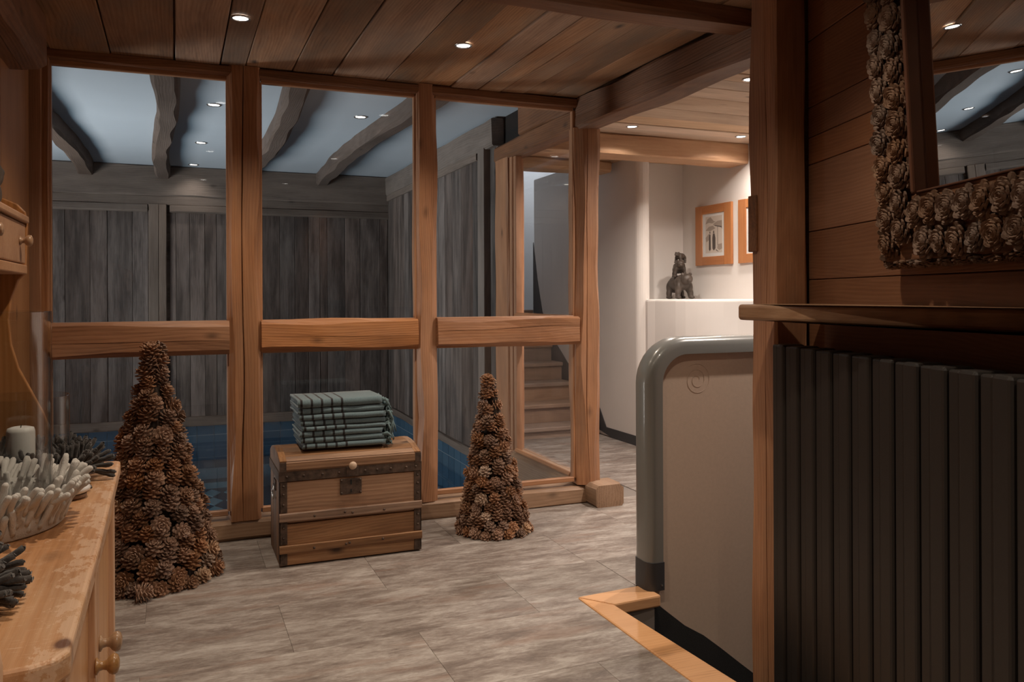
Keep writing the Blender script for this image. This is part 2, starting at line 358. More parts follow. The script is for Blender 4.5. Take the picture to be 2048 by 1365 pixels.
def hewn(name, a, b, wd, ht, up, mat, parent, seg=.12, jit=.006, ch=.02, crack=None, seed=0, bend=0, bendz=0, taper=0):
    """rough-hewn timber, local X along it, +Z towards `up`, irregular chamfered section, optional drying crack in the +Z face"""
    mw, L = axes(a, b, up); n = max(4, int(L / seg)); rings = []
    for i in range(n + 1):
        t = i / n; x = (t - .5) * L
        def nz(k, f=1.7, amp=1): return amp * jit * mnoise.noise(Vector((x * f + seed * 9.1, k * 3.7, seed * 1.3)))* 2
        ofy = bend * sin(t * pi * 1.7 + seed) ; ofz = bendz * sin(t * pi * 2.1 + seed * 2)
        k = 1 - taper * t
        w2, h2 = wd / 2 * k, ht / 2 * k
        c = [max(.002, ch * (1 + 1.2 * mnoise.noise(Vector((x * 2.2, q * 5.1, seed))))) for q in range(4)]
        pts = [(-w2, -h2 + c[0]), (-w2 + c[0], -h2), (w2 - c[1], -h2), (w2, -h2 + c[1]), (w2, h2 - c[2]), (w2 - c[2], h2)]
        if crack is not None:
            yc = crack[0] * wd + .012 * mnoise.noise(Vector((x * 1.5, 3.3, seed)))
            g = max(.0008, crack[1] * (.55 + .8 * mnoise.noise(Vector((x * 2.3, 8.8, seed))))) * min(1, 6 * t + .3, 6 * (1 - t) + .3)
            pts += [(yc + g, h2), (yc + .3 * g, h2 - min(.03, g * 7)), (yc - g, h2)]
        pts += [(-w2 + c[3], h2), (-w2, h2 - c[3])]
        ring = []
        for q, (y, z) in enumerate(pts):
            kq = q if crack is None or q < 6 else (5.5 if q < 9 else q - 3)
            ring.append((x, y + nz(kq * 2) + ofy, z + nz(kq * 2 + 1) + ofz))
        rings.append(ring)
    m = len(rings[0]); vs = [p for r in rings for p in r]; fs = []
    for i in range(n):
        for q in range(m): fs.append((i * m + q, i * m + (q + 1) % m, (i + 1) * m + (q + 1) % m, (i + 1) * m + q))
    fs += [tuple(reversed(range(m))), tuple(range(n * m, (n + 1) * m))]
    return link(name, fixn(mesh(name, vs, fs)), mat, parent, mw)

random.seed(7)
# ------------------------------------------------------------------ SETTING: floor
GY = 4.62          # front face of the timber partition
CZ = 2.54          # ceiling height
floor = MB()
floor.box((-.72, -1.3, -.16), (1.62, 4.9, -.0045)); floor.box((1.62, 3.06, -.16), (1.905, 3.21, -.0045)); floor.box((1.62, 3.21, -.16), (4.5, 4.9, -.0045)); floor.box((2.52, 4.9, -.16), (4.5, 7.2, -.0045))
floor = floor.build('floor', plain('floor_joint', (.20, .17, .15), .8), kind='structure')
def floor_tiles():
    TL, TH = .985, .5
    for r in range(-9, 8):
        y0 = 3.095 + r * TH; y1 = y0 + TH; off = .395 if r % 2 == 0 else -.12
        for k in range(-2, 6):
            x0 = off + k * TL; x1 = x0 + TL
            if y0 >= 3.0: lim = (-.66, 4.42) if y0 < 4.6 else (2.55, 4.42)
            else: lim = (-.66, 1.60)
            a, b = max(x0, lim[0]), min(x1, lim[1]); c, d = max(y0, -1.25), min(y1, 7.15)
            if a > 2.5 - 1e-3 or d <= 4.62: pass
            else: d = min(d, 4.66)
            if b - a < .03 or d - c < .03: continue
            parts = [(a, b, c, d)] if not (c < 3.2 and d > 3.2 and b > 1.91) else [(a, 1.904, c, d), (max(a, 1.906), b, 3.215, d)]
            for a, b, c, d in parts:
              if b - a < .03: continue
              m = MB(); cx_, cy_ = (a + b) / 2, (c + d) / 2; g = .0004
              hx, hy = (b - a) / 2 - g, (d - c) / 2 - g; e = .0007
              m.add([(-hx, -hy, -.004), (hx, -hy, -.004), (hx, hy, -.004), (-hx, hy, -.004), (-hx, -hy, -e), (hx, -hy, -e), (hx, hy, -e), (-hx, hy, -e), (-hx + e, -hy + e, 0), (hx - e, -hy + e, 0), (hx - e, hy - e, 0), (-hx + e, hy - e, 0)],
                    [(0, 1, 5, 4), (1, 2, 6, 5), (2, 3, 7, 6), (3, 0, 4, 7), (4, 5, 9, 8), (5, 6, 10, 9), (6, 7, 11, 10), (7, 4, 8, 11), (8, 9, 10, 11), (3, 2, 1, 0)])
              m.build('vinyl_tile', VINYL, floor, Matrix.Translation((cx_, cy_, 0)))
floor_tiles()

# ------------------------------------------------------------------ SETTING: ceiling
ceil = MB(); ceil.box((-.9, -1.4, CZ + .03), (4.6, 4.74, CZ + .2)); ceil.box((2.5, 4.74, CZ + .03), (4.6, 7.0, CZ + .2))
ceiling = ceil.build('ceiling', W_BEAM, kind='structure')
seams = [-.66, -.575, -.304, -.003, .223, .352, .594, .814, 1.113, 1.311, 1.502, 1.674, 1.821, 1.971, 2.163, 2.335]
for i, (a, b) in enumerate(zip(seams, seams[1:])):
    g = random.choice((.002, .003, .006, .009)); dz = random.uniform(-.005, .004)
    cuts = [-1.3, random.uniform(.2, 1.4), 4.72]
    for y0, y1 in zip(cuts, cuts[1:]):
        board('ceiling_plank', ((a + b) / 2, y0 + .001, CZ + dz), ((a + b) / 2, y1 - .001, CZ + dz), b - a - g, .022, (0, 0, -1), W_CEIL, ceiling)
hs_ = [2.2, 2.45, 2.70, 2.93, 3.16, 3.38, 3.58, 3.78, 3.93, 4.10, 4.32, 4.645, 4.93, 5.165, 5.33, 5.53]
for a, b in zip(hs_, hs_[1:]):
    g = random.choice((.002, .004, .012)); dz = random.uniform(-.004, .003)
    board('ceiling_plank', (2.49, (a + b) / 2, CZ + dz), (4.42, (a + b) / 2, CZ + dz), b - a - g, .022, (0, 0, -1), W_HALL, ceiling)
y = 5.76
while y < 6.9:
    wd = random.uniform(.12, .2)
    board('ceiling_plank', (2.49, y + wd / 2, CZ - .03), (4.42, y + wd / 2, CZ - .03), wd - .003, .022, (0, 0, -1), W_HALL, ceiling); y += wd
# beams
hewn('ceiling_beam', (2.41, 4.72, 2.445), (2.41, 2.60, 2.445), .165, .19, (-1, 0, 0), W_BEAM, ceiling, jit=.008, ch=.012, seed=3, crack=(.1, .0025)) if False else None
hewn('ceiling_beam', (2.41, 2.60, 2.445), (2.41, 4.70, 2.445), .19, .165, (-1, 0, 0), W_BEAM, ceiling, jit=.008, ch=.014, seed=3, crack=(.08, .002))
hewn('ceiling_beam', (-.7, 3.0, 2.512), (2.34, 3.0, 2.512), .15, .08, (0, 0, -1), W_BEAM, ceiling, jit=.008, ch=.016, seed=5)
hewn('ceiling_beam', (-.63, -.9, 2.42), (-.63, 4.10, 2.42), .22, .26, (0, 0, -1), W_BEAM, ceiling, jit=.010, ch=.03, seed=8, crack=(.12, .004))
hewn('ceiling_beam', (2.44, 5.65, 2.465), (4.35, 5.65, 2.465), .26, .16, (0, 0, -1), W_HBEAM, ceiling, jit=.006, ch=.012, seed=11)
hewn('ceiling_beam', (2.5, 6.62, 2.46), (3.62, 6.62, 2.46), .24, .10, (0, 0, -1), W_HALL, ceiling, jit=.006, ch=.02, seed=12)

# ------------------------------------------------------------------ SETTING: left, back, right walls of the room
wl = MB(); wl.box((-.80, -1.4, 0), (-.69, 4.9, CZ + .05)); wall_left = wl.build('wall_left', W_SIDE, kind='structure')
yy = [-1.35, -.9, -.55, -.1, .4, .8, 1.3, 1.75, 2.2, 2.6, 3.0, 3.45, 3.90, 4.60]
for i, (a, b) in enumerate(zip(yy, yy[1:])):
    board('wall_board', (-.66, (a + b) / 2, 0.0), (-.66, (a + b) / 2, CZ), b - a - .004, .025, (1, 0, 0), W_SIDE if i == len(yy) - 2 else W_WALL, wall_left)
wb = MB(); wb.box((-.8, -1.42, 0), (1.6, -1.32, CZ + .05)); wall_back = wb.build('wall_back', PLASTER, kind='structure')

TH, DW = radians(17.5), 1.40
nR = Vector((-cos(TH), sin(TH), 0)); uR = Vector((sin(TH), cos(TH), 0)); pR = -nR * DW
def WR(s, off, z):   # point on the right wall: s along it, off out of it, height z
    return pR + uR * s + nR * off + Vector((0, 0, z))
mw_ = Matrix((uR, Vector((0, 0, 1)), nR * -1 if False else uR.cross(Vector((0, 0, 1))))).transposed().to_4x4()
wall_right = empty('wall_right', pR, 0, kind='structure')
m = MB(); m.add([WR(-1.1, -.12, -1.3), WR(3.16, -.12, -1.3), WR(3.16, -.025, -1.3), WR(-1.1, -.025, -1.3), WR(-1.1, -.12, 2.6), WR(3.16, -.12, 2.6), WR(3.16, -.025, 2.6), WR(-1.1, -.025, 2.6)],
      [(0, 3, 2, 1), (4, 5, 6, 7), (0, 1, 5, 4), (1, 2, 6, 5), (2, 3, 7, 6), (3, 0, 4, 7)]); m.build('backing', W_WALL, wall_right)
zs = [-1.2, -.9, -.6, -.3, 0, .28, .56, .83, 1.10, 1.359, 1.543, 1.80, 1.905, 2.02, 2.275, 2.54]
for i, (a, b) in enumerate(zip(zs, zs[1:])):
    board('wall_board', WR(-1.0, 0, (a + b) / 2), WR(3.07, 0, (a + b) / 2), b - a - random.choice((.002, .003, .007)), .024, nR, W_WALL, wall_right, ch=.002)
# the post that ends the wall
hewn('post', (2.162, 2.568, -1.0), (2.162, 2.568, 2.55), .15, .146, (-1, 0, 0), W_POST, wall_right, jit=.005, ch=.008, seed=21, crack=(-.12, .004))
bx('filler_strip', (2.19, 2.535, -1.0), (2.34, 2.66, 2.54), W_BEAM, wall_right)  # dark filler added to block the light leaking between post and wall
bx('hinge_block', (2.083, 2.60, 1.47), (2.1, 2.650, 1.69), W_BEAM, wall_right, bevel=.004)

# hall walls (white plaster)
m = MB(); m.prism([(3.69, 6.19), (3.73, 6.15), (3.80, 6.15), (3.80, 8.41), (3.69, 8.41)], 0, 2.6)
m.build('wall_stair_right', PLASTER, kind='structure', bevel=.02)
bx('wall_niche', (3.79, 6.47, 0), (4.6, 6.6, 2.6), PLASTER, kind='structure')
bx('wall_hall_right', (4.35, 1.0, -1.3), (4.6, 6.5, 2.6), PLASTER, kind='structure')
pts = [(3.74, 6.10), (3.765, 6.02)]
for i in range(9):
    t = i / 8; a = radians(180 + 62 * t); pts.append((4.55 + .77 * cos(a), 5.86 + .86 * sin(a)))
pts += [(4.40, 5.0), (4.40, 6.50), (3.79, 6.50), (3.76, 6.2)]
m = MB(); m.prism(pts, 0, 1.27); m.build('wall_ledge', PLASTER, kind='structure', bevel=.02, seg=3)
bx('wall_stair_left', (2.60, 6.75, 0), (2.82, 10.2, 4.5), PLASTER, kind='structure')
bx('wall_stair_far', (2.6, 10.1, 0), (5.2, 10.3, 4.5), PLASTER, kind='structure')
bx('wall_stair_outer', (5.0, 6.6, 0), (5.2, 10.2, 4.5), PLASTER, kind='structure')
bx('ceiling_stair', (2.5, 6.9, 4.4), (5.2, 10.3, 4.6), PLASTER, kind='structure')
bx('wall_stair_header', (2.5, 6.86, 2.54), (5.2, 6.98, 4.5), PLASTER, kind='structure')
# skirtings
m = MB(); m.add([(3.684, 6.19, .0), (3.684, 6.62, .0), (3.684, 8.41, .3), (3.684, 8.41, 1.9), (3.684, 8.30, 1.48), (3.684, 8.17, 1.125), (3.684, 7.80, .79), (3.684, 7.447, .559), (3.684, 7.1, .42), (3.684, 6.86, .24), (3.684, 6.74, .085), (3.684, 6.19, .085)],
      [tuple(range(12))]);
m2 = MB(); vv = [Vector(v) for v in m.v]; n = len(vv)
m2.add(vv + [v + Vector((.008, 0, 0)) for v in vv], [tuple(range(n)), tuple(reversed(range(n, 2 * n)))] + [(i, (i + 1) % n, n + (i + 1) % n, n + i) for i in range(n)])
m2.build('baseboard_stair', SKIRT, kind='structure')
m = MB(); m.box((3.684, 6.135, 0), (3.80, 6.15, .085)); m.box((3.676, 6.14, 0), (3.688, 6.2, .085)); m.build('baseboard_hall', SKIRT, kind='structure')

# ------------------------------------------------------------------ SETTING: stairwell opening
trim = empty('trim_1', (1.6, 3.1, 0), kind='structure')
def poly_slab(name, pts, z0, z1, mat, parent, bevel=.008):
    c = Vector((sum(p[0] for p in pts) / len(pts), sum(p[1] for p in pts) / len(pts), 0))
    m = MB(); m.prism([(p[0] - c.x, p[1] - c.y) for p in pts], z0, z1); return m.build(name, mat, parent, Matrix.Translation(c), bevel=bevel)
poly_slab('nosing', [(1.592, 3.176), (1.697, 3.042), (1.752, 2.0), (1.77, .98), (1.69, .72), (1.625, .72), (1.60, 2.0)], -.045, .006, W_NOSE.copy() if False else W_NOSE, trim)
poly_slab('nosing', [(1.5935, 3.178), (1.935, 3.20), (1.935, 3.055), (1.70, 3.043)], -.045, .0065, W_NOSE, trim)
steps = empty('carpeted_steps', (1.7, 3.0, -1.2), label='black carpeted steps leading down through the opening beside the beige parapet', cat='stairs')
for i in range(6):
    x = 1.665 + i * .24; zt = -.19 - .185 * i
    def ylim(xx): return (xx - 1.335) / math.tan(TH) - .421 + .06
    y0, y1 = (ylim(x), ylim(x + .27)) if i < 2 else (2.70, 2.70)
    y0, y1 = min(y0, 2.70), min(y1, 2.70)
    poly_slab('tread', [(x, y0), (x + .27, y1), (x + .27, 3.09), (x, 3.09)], zt - .03, zt, CARPET, steps)
    z1 = -.05 if i == 0 else zt + .185 - .032
    bx('riser', (x, y0 + .02, zt), (x + .02, 3.09, z1), CARPET, steps)
# wavy stepped skirting on the parapet, following the flight down
top = [(1.935, -.04), (2.02, -.11), (2.10, -.175), (2.20, -.235), (2.29, -.305), (2.40, -.395), (2.50, -.475), (3.4, -1.17)]
m = MB(); vs = [(x, 3.118, z) for x, z in top] + [(3.4, 3.118, -1.3), (1.935, 3.118, -1.3)]; n = len(vs)
m.add(vs + [(a, b + .01, c) for a, b, c in vs], [tuple(range(n)), tuple(reversed(range(n, 2 * n)))] + [(i, (i + 1) % n, n + (i + 1) % n, n + i) for i in range(n)])
m.build('skirting', CARPET, steps)

# parapet with rounded grey cap
par = empty('parapet', (1.95, 3.17, 0), label='beige parapet with rounded grey cap guarding the stair opening', cat='parapet')
def arc_path(x0, r, ztop, x1, zb):
    p = [(x0, zb)]
    k = 10
    p.append((x0, ztop - r))
    for i in range(1, k + 1):
        a = pi - (pi / 2) * i / k; p.append((x0 + r + r * cos(a), ztop - r + r * sin(a)))
    p.append((x1, ztop)); return p
m = MB()
inner = arc_path(1.95, .17, 1.07, 4.34, -1.3)
pts = [(x, z) for x, z in inner] + [(4.34, -1.3)]
n = len(pts); m.add([(x, 3.128, z) for x, z in pts] + [(x, 3.205, z) for x, z in pts], [tuple(range(n)), tuple(reversed(range(n, 2 * n)))] + [(i, (i + 1) % n, n + (i + 1) % n, n + i) for i in range(n)])
m.build('panel', BEIGE, par)
def sweep_cap(name, path, prof, mat, parent):
    """prof = (y, depth) points; depth measured inwards from the outer path"""
    vs = []; fs = []; k = len(prof)
    for i, (x, z) in enumerate(path):
        a = Vector(path[max(0, i - 1)]); b = Vector(path[min(len(path) - 1, i + 1)]); t = (b - a).normalized(); nrm = Vector((t.y, -t.x))  # inward
        for y, dpt in prof: vs.append((x + nrm.x * dpt, y, z + nrm.y * dpt))
    for i in range(len(path) - 1):
        for q in range(k): fs.append((i * k + q, i * k + (q + 1) % k, (i + 1) * k + (q + 1) % k, (i + 1) * k + q))
    fs += [tuple(reversed(range(k))), tuple(range((len(path) - 1) * k, len(path) * k))]
    m = MB(); m.add(vs, fs); return m.build(name, mat, parent, auto=True)
capprof = [(3.102, .075), (3.102, .04), (3.108, .02), (3.122, .005), (3.140, 0), (3.196, 0), (3.214, .005), (3.228, .02), (3.234, .04), (3.234, .075)]
outer = arc_path(1.903, .205, 1.115, 4.34, .128)
sweep_cap('cap', outer, capprof, CAPG, par)
bootp = [(y + (-.004 if y < 3.168 else .004), d - .003 if d < .07 else d + .003) for y, d in capprof]
sweep_cap('boot', [(1.903, .007), (1.903, .13)], bootp, BOOTG, par)
m = MB(); m.lathe([(.0, 0), (.005, .001), (.005, .003), (0, .004)], 10, Matrix.Rotation(pi / 2, 4, 'X')); m.build('screw', STEEL, par, Matrix.Translation((1.965, 3.097, .03)))

# faint spiral drawn on the panel
m = MB(); sp_ = [(2.175 + (.012 + .0042 * a_ ) * cos(a_) , 3.1272, .92 + (.012 + .0042 * a_) * sin(a_)) for a_ in [k_ * .25 for k_ in range(60)]]
m.tube(sp_, .0006, 4); m.build('spiral_mark', plain('spiral_ink', (.50, .38, .295), .6), par)
# ------------------------------------------------------------------ SETTING: the glazed timber partition
win = empty('window_1', (.9, GY, 0), kind='structure')
# sill, posts, rails
hewn('sill', (-.66, GY + .085, .055), (2.63, GY + .085, .055), .11, .17, (0, -1, 0), W_BEAM, win, jit=.004, ch=.012, seed=31) if False else None
W_SILL = wood('pale_oak_sill', (.16, .092, .052), (.29, .175, .105), (.39, .255, .165), var=.06, ring=8, knots=.4, rough=.55, bmp=.4)
hewn('sill', (-.66, GY + .09, .052), (2.63, GY + .09, .052), .104, .18, (0, -1, 0), W_SILL, win, jit=.004, ch=.012, seed=31)
hewn('sill_end', (2.47, 4.475, .068), (2.47, 4.62, .068), .19, .135, (0, 0, 1), W_SILL, win, seg=.05, jit=.004, ch=.016, seed=33)
hewn('post', (.343, GY + .065, .105), (.343, GY + .065, CZ), .165, .13, (0, -1, 0), W_POST, win, jit=.005, ch=.022, seed=41, crack=(.06, .0055))
hewn('post', (1.354, GY + .065, .105), (1.354, GY + .065, CZ), .12, .13, (0, -1, 0), W_POST, win, jit=.006, ch=.024, seed=42)
hewn('post', (2.41, GY + .07, .115), (2.41, GY + .07, 2.36), .165, .16, (0, -1, 0), W_POST, win, jit=.009, ch=.030, seed=43, crack=(.12, .004))
hewn('post', (-.645, GY + .06, .0), (-.645, GY + .06, CZ), .07, .12, (0, -1, 0), W_TRIM, win, jit=.003, ch=.008, seed=44)
hewn('post', (-.603, GY + .045, .10), (-.603, GY + .045, 2.50), .05, .07, (0, -1, 0), W_POST, win, jit=.002, ch=.006, seed=45)
for k, (a, b) in enumerate(((-.575, .262), (.425, 1.296), (1.412, 2.335))):
    hewn('rail', (a, GY + .05, 1.088), (b, GY + .05, 1.088), .172, .13, (0, -1, 0), W_POST, win, jit=.007, ch=.018, seed=51 + k, crack=((-.08, .0, .1)[k], .0025))
hewn('head_rail', (-.60, GY + .05, 2.512), (2.33, GY + .05, 2.512), .056, .09, (0, -1, 0), W_BEAM, win, jit=.003, ch=.008, seed=55)
bays = ((-.575, .255), (.432, 1.290), (1.418, 2.318))
for k, (a, b) in enumerate(bays):
    for z0, z1 in ((.155, 1.002), (1.172, 2.47)):
        yb = GY + .05; t = .018
        # glazing beads round each pane
        board('bead', (a, yb - .012, z0 - t / 2), (b, yb - .012, z0 - t / 2), t + .012, .03, (0, -1, 0), W_TRIM, win, ch=.004)
        board('bead', (a, yb - .012, z1 + t / 2), (b, yb - .012, z1 + t / 2), t + .012, .03, (0, -1, 0), W_TRIM, win, ch=.004)
        board('bead', (a + t / 2 - .018, yb - .012, z0), (a + t / 2 - .018, yb - .012, z1), t + .008, .03, (0, -1, 0), W_TRIM, win, ch=.004)
        board('bead', (b - t / 2 + .018, yb - .012, z0), (b - t / 2 + .018, yb - .012, z1), t + .008, .03, (0, -1, 0), W_TRIM, win, ch=.004)
        bx('glass_pane', (a - .012, yb, z0 - .012), (b + .012, yb + .006, z1 + .012), GLASS, win)
# back closing strip so that nothing shows above the head rail on the pool side
bx('wall_over_glass', (-4.2, GY + .09, 2.54), (2.5, GY + .2, 2.85), PLASTER, kind='structure')

# side window of the pool, running away from the corner post
win2 = empty('window_2', (2.41, 5.2, 0), kind='structure')
hewn('sill', (2.41, 4.78, .02), (2.41, 6.2, .02), .13, .24, (-1, 0, 0), W_SILL, win2, jit=.005, ch=.014, seed=61) if False else None
hewn('sill', (2.42, 4.80, .015), (2.42, 6.3, .015), .24, .16, (-1, 0, 0), W_SILL, win2, jit=.005, ch=.03, seed=61)
board('bead', (2.352, 4.80, .150), (2.352, 5.72, .150), .03, .03, (-1, 0, .6), W_TRIM, win2, ch=.006)
hewn('rail', (2.42, 4.79, 1.088), (2.42, 5.75, 1.088), .17, .12, (-1, 0, 0), W_POST, win2, jit=.005, ch=.014, seed=62)
hewn('post', (2.42, 5.98, .1), (2.42, 5.98, 2.38), .26, .14, (-1, 0, 0), W_POST, win2, jit=.006, ch=.012, seed=63)
board('bead', (2.36, 5.81, .12), (2.36, 5.81, 2.36), .05, .05, (-1, 0, 0), W_TRIM, win2, ch=.006)
board('bead', (2.37, 5.76, .12), (2.37, 5.76, 2.36), .045, .05, (-1, 0, 0), W_TRIM, win2, ch=.006)
hewn('beam', (2.42, 4.70, 2.425), (2.42, 6.12, 2.425), .125, .15, (-1, 0, 0), W_BEAM, win2, jit=.004, ch=.012, seed=64)
hewn('beam', (2.42, 4.70, 2.61), (2.42, 5.62, 2.61), .235, .15, (-1, 0, 0), W_BEAM, win2, jit=.004, ch=.010, seed=65)
for z0, z1 in ((.155, 1.002), (1.172, 2.36)):
    bx('glass_pane', (2.40, 4.79, z0), (2.406, 5.77, z1), GLASS, win2)
bx('wall_vent', (2.43, 5.60, 2.48), (2.55, 6.14, 2.75), DARKV, kind='structure')

# ------------------------------------------------------------------ SETTING: pool room
PY, PX, PZ = 9.70, 2.35, 2.73
bx('ceiling_pool', (-4.2, 4.70, PZ), (2.56, 9.9, PZ + .15), POOLPL, kind='structure')
# far wall
wf = MB(); wf.box((-4.2, PY + .03, -.08), (2.6, PY + .15, PZ + .1)); wall_pool_far = wf.build('wall_pool_far', W_GREY, kind='structure')
hewn('beam', (-4.1, PY + .02, 2.565), (2.36, PY + .02, 2.565), .33, .12, (0, -1, 0), W_GTRIM, wall_pool_far, jit=.004, ch=.010, seed=71)
hewn('beam', (-4.1, PY + .03, 2.355), (2.36, PY + .03, 2.355), .10, .12, (0, -1, 0), W_GTRIM, wall_pool_far, jit=.003, ch=.006, seed=72)
for a, b in ((-4.1, -.28), (-.06, 2.36)):
    board('trim_strip', (a, PY - .045, 2.272), (b, PY - .045, 2.272), .075, .05, (0, -1, .2), W_GTRIM, wall_pool_far, ch=.006)
fs = [-4.1]
while fs[-1] < -1.5: fs.append(fs[-1] + random.uniform(.14, .27))
fs = fs[:-1] + [-1.30, -1.182, -1.068, -.835, -.67, -.429, -.272]
for a, b in zip(fs, fs[1:]):
    board('wall_board', ((a + b) / 2, PY + random.uniform(-.006, .006), -.06), ((a + b) / 2, PY, 2.25), b - a - .004, .03, (0, -1, 0), W_GREY, wall_pool_far, ch=.003, wob=.002)
board('wall_board', (-.22, PY - .04, -.06), (-.22, PY - .04, 2.31), .10, .06, (0, -1, 0), W_GTRIM, wall_pool_far, ch=.006)
board('wall_board', (-.13, PY - .04, -.06), (-.13, PY - .04, 2.31), .075, .06, (0, -1, 0), W_GTRIM, wall_pool_far, ch=.006)
fs = [-.06, .002, .144, .298, .418, .534, .70, .909, 1.1, 1.267, 1.42, 1.55, 1.636, 1.84, 2.017, 2.256, 2.35]
for a, b in zip(fs, fs[1:]):
    board('wall_board', ((a + b) / 2, PY + random.uniform(-.006, .006), -.06), ((a + b) / 2, PY, 2.25), b - a - .004, .03, (0, -1, 0), W_GREY, wall_pool_far, ch=.003, wob=.002)
hewn('coping', (-4.1, PY - .01, -.06), (2.36, PY - .01, -.06), .10, .07, (0, -1, 0), W_GTRIM, wall_pool_far, jit=.005, ch=.012, seed=74)
# right wall of the pool room
wr = MB(); wr.box((PX + .03, 6.12, -.06), (PX + .2, 9.85, PZ + .1)); wall_pool_right = wr.build('wall_pool_right', W_GREY, kind='structure')
hewn('beam', (PX + .02, 6.10, 2.61), (PX + .02, PY, 2.61), .22, .10, (-1, 0, 0), W_GTRIM, wall_pool_right, jit=.004, ch=.010, seed=75)
board('trim_strip', (PX - .02, 6.5, 2.475), (PX - .02, PY, 2.475), .07, .05, (-1, 0, 0), W_GTRIM, wall_pool_right, ch=.006)
sy = [6.173, 6.288, 6.442, 6.654, 6.961, 7.204, 7.432, 7.639, 7.85, 8.1, 8.28, 8.5, 8.75, 8.93, 9.2, 9.42, 9.69]
for k, (a, b) in enumerate(zip(sy, sy[1:])):
    ex = (.03 if k == 1 else .0) - (.025 if k == 0 else 0)
    board('wall_board', (PX - ex, (a + b) / 2, .0), (PX - ex, (a + b) / 2, 2.48 if k > 1 else 2.70), b - a - .004, .03 + ex, (-1, 0, 0), W_GTRIM if k == 1 else W_GREY, wall_pool_right, ch=.003, wob=.002)
hewn('coping', (PX - .0, 6.1, -.035), (PX - .0, PY, -.035), .075, .07, (-1, 0, 0), W_GTRIM, wall_pool_right, jit=.005, ch=.010, seed=76)
bx('wall_pool_left', (-4.3, 4.7, -.08), (-4.1, 9.9, PZ + .1), W_GREY, kind='structure')
# rafters: sawn from bent trunks
raf = [(-.90, 5), (-.09, 2), (.745, 7), (1.57, 9), (-1.75, 4), (-2.6, 6)]
for x, sd in raf:
    hewn('rafter', (x, 4.85, PZ - .065), (x, PY - .02, PZ - .055), .145, .15, (0, 0, -1), W_RAFT, bpy.data.objects['ceiling_pool'], seg=.13, jit=.0055, ch=.022, seed=80 + sd, bend=.045, bendz=.010)

# the pool itself
pool = empty('pool', (0, 7, -.9), label='indoor pool with blue tiles behind the timber-framed glass', cat='pool')
bx('basin_floor', (-4.2, 4.7, -.95), (2.4, 9.75, -.84), tile_mat('deep_blue_floor', (.02, .04, .075), (.04, .075, .125)), pool)
bx('water', (-4.15, 4.8, -.302), (PX + .01, PY + .01, -.30), WATER, pool)
bx('grout_wall', (-4.1, PY + .012, -.84), (2.4, PY + .03, -.08), GROUT, pool)
bx('grout_wall', (PX + .012, 4.75, -.84), (PX + .03, PY, -.04), GROUT, pool)
bx('grout_wall', (-4.1, 4.72, -.84), (2.4, 4.76, -.1), TILE, pool)
def tile_me(wd, hd):
    m = MB(); m.box((-wd / 2, -hd / 2, -.006), (wd / 2, hd / 2, 0)); me = fixn(mesh('tile', m.v, m.f)); me.materials.append(TILE); return me
tm = tile_me(.172, .118)
for r in range(4):
    for k in range(22):
        x = 2.255 - k * .178
        o = link('tile', tm, None, pool, Matrix.Translation((x, PY + .006, -.157 - r * .124)) @ Matrix.Rotation(pi / 2, 4, 'X'))
for r in range(4):
    for k in range(27):
        y_ = PY - .1 - k * .178
        if y_ < 4.85: continue
        o = link('tile', tm, None, pool, Matrix.Translation((PX + .006, y_, -.125 - r * .124)) @ Matrix.Rotation(-pi / 2, 4, 'Z') @ Matrix.Rotation(pi / 2, 4, 'X'))
# mosaic carpet of diamonds on the basin floor
dm = MB(); dm.prism([(-.085, 0), (0, -.165), (.085, 0), (0, .165)], 0, .006); dme = fixn(mesh('diamond', dm.v, dm.f)); dme.materials.append(MOSL)
MZ = -.70
bx('mosaic_field', (-1.0, 6.6, -.84), (.78, 9.66, MZ - .001), MOSD, pool)
for ix in range(9):
    for iy in range(7):
        link('diamond', dme, None, pool, Matrix.Translation((.335 + .2 - ix * .2, 8.95 - iy * .37, MZ - .001)))
bx('mosaic_band', (-1.0, 9.18, MZ), (.78, 9.45, MZ + .004), MOSL, pool)

# ------------------------------------------------------------------ staircase going up
st = empty('staircase', (3.25, 6.85, 0), label='brown wooden staircase rising between white walls behind the pool glass', cat='stairs')
for i in range(12):
    z = .10 + .175 * i; y_ = 6.85 + .25 * i
    bx('tread', (2.822, y_, z - .038), (3.66, y_ + .28, z), W_STEP, st, bevel=.008)
    zb = 0 if i == 0 else z - .175
    bx('riser', (2.822, y_ + .028, zb), (3.655, y_ + .05, z - .036), W_STEP, st)

# ------------------------------------------------------------------ recessed ceiling lights
def downlight(x, y, z, r, power, label, group, glow, col, spot=2.2, gain=1):
    t = empty('ceiling_light', (x, y, z), label=label, cat='ceiling light', group=group)
    m = MB(); m.lathe([(r * .80, -.001), (r * .84, -.005), (r, -.006), (r * 1.06, -.003), (r * 1.06, .001), (r * .80, .001)], 28, cap=False)
    m.build('ring', STEEL, t, Matrix.Translation((x, y, z)), smooth=True)
    m = MB(); m.lathe([(0, -.0035), (r * .55, -.0035), (r * .81, -.0015), (r * .81, 0)], 24, cap=False); m.build('bulb', glow, t, Matrix.Translation((x, y, z)), smooth=True)
    l = bpy.data.lights.new('lamp', 'SPOT'); l.energy = power * gain; l.color = col; l.spot_size = spot; l.spot_blend = .9; l.shadow_soft_size = .03
    o = bpy.data.objects.new('lamp', l); COL.objects.link(o); o.location = (x, y, z - .02); o.parent = t; o.matrix_parent_inverse = Matrix.Translation((-x, -y, -z))
    return t
downlight(.269, 3.822, CZ - .004, .041, P_MAIN, 'left recessed spotlight in the brown plank ceiling before the glass', None, GLOW, WARM)
downlight(1.313, 3.839, CZ - .004, .041, P_MAIN, 'right recessed spotlight in the brown plank ceiling before the glass', None, GLOW, WARM)
